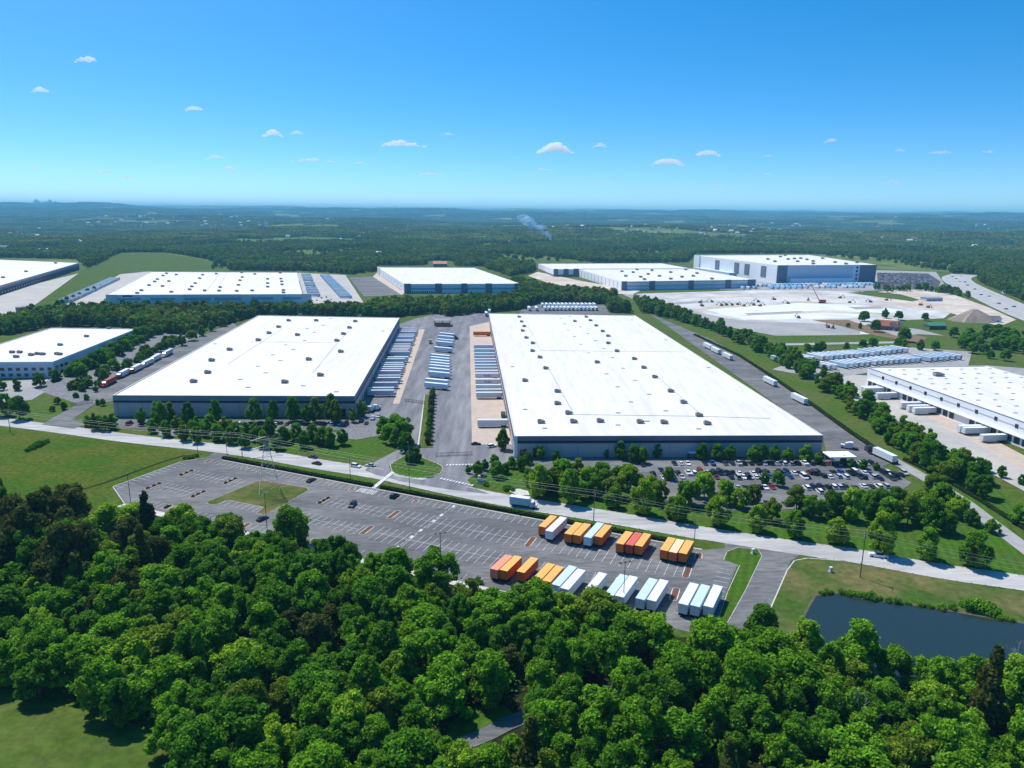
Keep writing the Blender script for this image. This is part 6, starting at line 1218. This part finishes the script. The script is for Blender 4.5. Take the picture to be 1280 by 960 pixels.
for (x0, x1, y0, y1), n, wh in CL:
    L_ = []
    for i in range(n):
        p = land(random.uniform(x0, x1), random.uniform(y0, y1)); L_.append(p)
    L_.sort(key=lambda p: p[0] / p[1])
    for i, p in enumerate(L_):
        far_ = math.hypot(*p); s = random.uniform(.9, 1.4) * (1 + max(0, far_ - 3000) / 9000); pale = random.random() < .6
        o = obj('distant_house', HMe[random.choice([0, 0, 1, 1, 2])], loc=(*p, float(height(*p)) + (5 if far_ > 2500 else 0)), rz=random.uniform(0, 6.28), col=(.75, .75, .74) if pale else (.4, .36, .33)); o.scale = (s, s, s)
        prop(o, f'tiny {"white" if pale else "brown"} house {wh}, {nth(i + 1)} from the left', 'house', 'distant houses ' + wh)
for i, (x, y, wx, l) in enumerate([(160, 278, 60, 'long white-roofed building in the far settlement'), (333, 285, 8, 'pale slim tower block in the far woods'), (1232, 291, 28, 'low white building in the far woods beyond the highway'), (965, 287, 40, 'low white store beside the dense far estate')]):
    p = land(x, y); t = thing('distant_block', l, 'building', (*p, float(height(*p)) + 4)); mb = MB(); hh = 40 if wx == 8 else 12; mb.box(-wx, wx, -wx * .4 - 5, wx * .4 + 5, -6, hh); mb.build('wall', K['white'], t); mb = MB(); mb.box(-wx - 1, wx + 1, -wx * .4 - 6, wx * .4 + 6, hh, hh + 1); mb.build('roof', K['roof'], t)
# skyline towers far away
for i, (x, hh, wd) in enumerate([(34, 60, 40), (60, 130, 34), (63, 105, 30), (69, 85, 36), (73, 95, 30), (77, 140, 26), (79, 80, 34), (83, 95, 30), (87, 85, 34), (91, 60, 36), (95, 55, 30), (39, 45, 36)]):
    D = 17500; px = (x - 640) / F * D; p = (px, D); t = thing('skyline_tower', f'hazy tower of the distant city skyline, {nth(sorted([34, 60, 63, 69, 73, 77, 79, 83, 87, 91, 95, 39]).index(x) + 1)} from the left', 'tower', (*p, float(height(*p))), 0, 'towers of the distant skyline')
    mb = MB(); mb.box(-wd, wd, -wd, wd, -20, hh * .72); mb.build('tower_block', K['greyblue'], t); mb = MB(); mb.box(-wd * .5, wd * .5, -wd * .5, wd * .5, hh * .72, hh * .9); mb.build('tower_top', K['greyblue'], t)

# ------------------------------------------------------------------ smoke, clouds, haze
def ico(sub=2):
    import bmesh
    bm = bmesh.new(); bmesh.ops.create_icosphere(bm, subdivisions=sub, radius=1.0); v = np.array([q.co[:] for q in bm.verts]); f = [[q.index for q in p.verts] for p in bm.faces]; bm.free(); return v, f
IV, IF = ico(2)
def puffs(name, items, m):
    V = []; Fc = []; n = 0
    for (x, y, z, rx, ry, rz) in items: V.append(IV * np.array([rx, ry, rz]) * rng.uniform(.9, 1.1, (len(IV), 1)) + np.array([x, y, z])); Fc += [[q + n for q in f] for f in IF]; n += len(IV)
    me = bpy.data.meshes.new(name); me.from_pydata(np.concatenate(V).tolist(), [], Fc); me.materials.append(m); me.polygons.foreach_set('use_smooth', [True] * len(Fc)); me.update(); return me
sm_p = land(690, 303.5); sz = float(height(*sm_p)); it = []
for k in range(46):
    s = k / 45; it.append((-s ** 1.15 * 112 + random.gauss(0, 3 + 9 * s), random.gauss(0, 5 + 10 * s), 8 + s ** .8 * 88 + random.gauss(0, 3 + 7 * s), 4 + 12 * s * random.uniform(.6, 1.2), 6 + 12 * s, 3.5 + 9 * s * random.uniform(.6, 1.2)))
prop(obj('smoke', puffs('smoke', it, alpha_mat('smoke_puff', (.55, .76, .95), .2)), loc=(*sm_p, sz)), 'thin blue-white smoke plume rising from the far woods', 'smoke', kind='stuff')
CLOUDS = [(502, 180, 62, 10, 1), (694, 186, 46, 15, 1), (834, 203, 42, 11, 1), (341, 167, 22, 10, 1), (884, 192, 34, 9, 1), (537, 218, 32, 6, 1), (243, 136, 27, 8, 0), (392, 201, 60, 7, 0), (371, 166, 17, 6, 0), (449, 204, 30, 4, 0), (270, 197, 30, 6, 0), (287, 212, 15, 8, 0), (111, 75, 32, 9, 0), (51, 113, 25, 8, 0), (750, 182, 18, 7, 0), (133, 215, 40, 6, 0), (160, 222, 30, 5, 0), (560, 168, 18, 4, 0), (678, 212, 28, 4, 0), (1040, 176, 18, 6, 0), (1175, 191, 40, 5, 0), (1115, 229, 30, 7, 0), (895, 232, 18, 5, 0), (754, 227, 24, 4, 0), (1235, 190, 30, 4, 0), (590, 216, 16, 3, 0), (1125, 188, 14, 5, 0), (960, 195, 12, 4, 0), (958, 218, 14, 4, 0), (44, 211, 14, 6, 0)]
for i, (x, y, wpx, hpx, dense) in enumerate(CLOUDS):
    d = ray(x, y); D = 14000.0; c = Vector((0, 0, CAM_H)) + d * (D / d.y); sx = wpx / F * D * .5; szz = hpx / F * D * .5; it = []
    base = -szz * .75
    for k in range(46 if dense else 26):
        u = max(-1, min(1, random.gauss(0, .48))); top = (1 - abs(u) ** 1.6) * random.uniform(.35, 1.0); rr = szz * random.uniform(.28, .6) * (1 - .4 * abs(u)); it.append((u * sx * .88, random.uniform(-.5, .5) * sx * .5, base + rr * .55 + top * szz * 1.15, rr * random.uniform(1.3, 2.4), rr * 1.8, rr * .8))
    nm = ['long bright', 'large bright domed', 'flat-based bright', 'small bright', 'wide bright', 'low flat bright'][i] if dense else 'faint wispy'
    pl = f'high above {["the left horizon", "the middle of the skyline", "the right horizon"][0 if x < 430 else 1 if x < 850 else 2]}'
    prop(obj('cloud', puffs('cloud', it, K['cloud' if dense else 'wisp']), loc=c), (f'{nm} white cloud {pl}' if dense else f'{nth(sorted([q[0] for q in CLOUDS if not q[4] and (0 if q[0] < 430 else 1 if q[0] < 850 else 2) == (0 if x < 430 else 1 if x < 850 else 2)]).index(x) + 1)} faint wispy cloud from left {pl}'), 'cloud', 'fair-weather clouds')
mb = MB(); mb.box(-50000, 50000, -2000, 50000, -60, 310); hz = mb.build('haze', None); hz.data.materials.clear()
hm = bpy.data.materials.new('haze_air'); hm.use_nodes = True; n_ = hm.node_tree; n_.nodes.clear(); o_ = n_.nodes.new('ShaderNodeOutputMaterial'); pv = n_.nodes.new('ShaderNodeVolumePrincipled'); pv.inputs['Color'].default_value = (.24, .66, 1.0, 1); pv.inputs['Density'].default_value = 6.8e-5; pv.inputs['Anisotropy'].default_value = 0.0; n_.links.new(pv.outputs[0], o_.inputs['Volume']); hz.data.materials.append(hm); prop(hz, 'thin blue summer haze filling the air to the horizon', 'haze', kind='stuff')
# drop the prototypes that were never placed
for o in [o for o in S.objects if o.get('label') == '-']:
    for ch in list(o.children): bpy.data.objects.remove(ch)
    bpy.data.objects.remove(o)
for o in S.objects:
    for k in ('_used', '_q'):
        if k in o: del o[k]
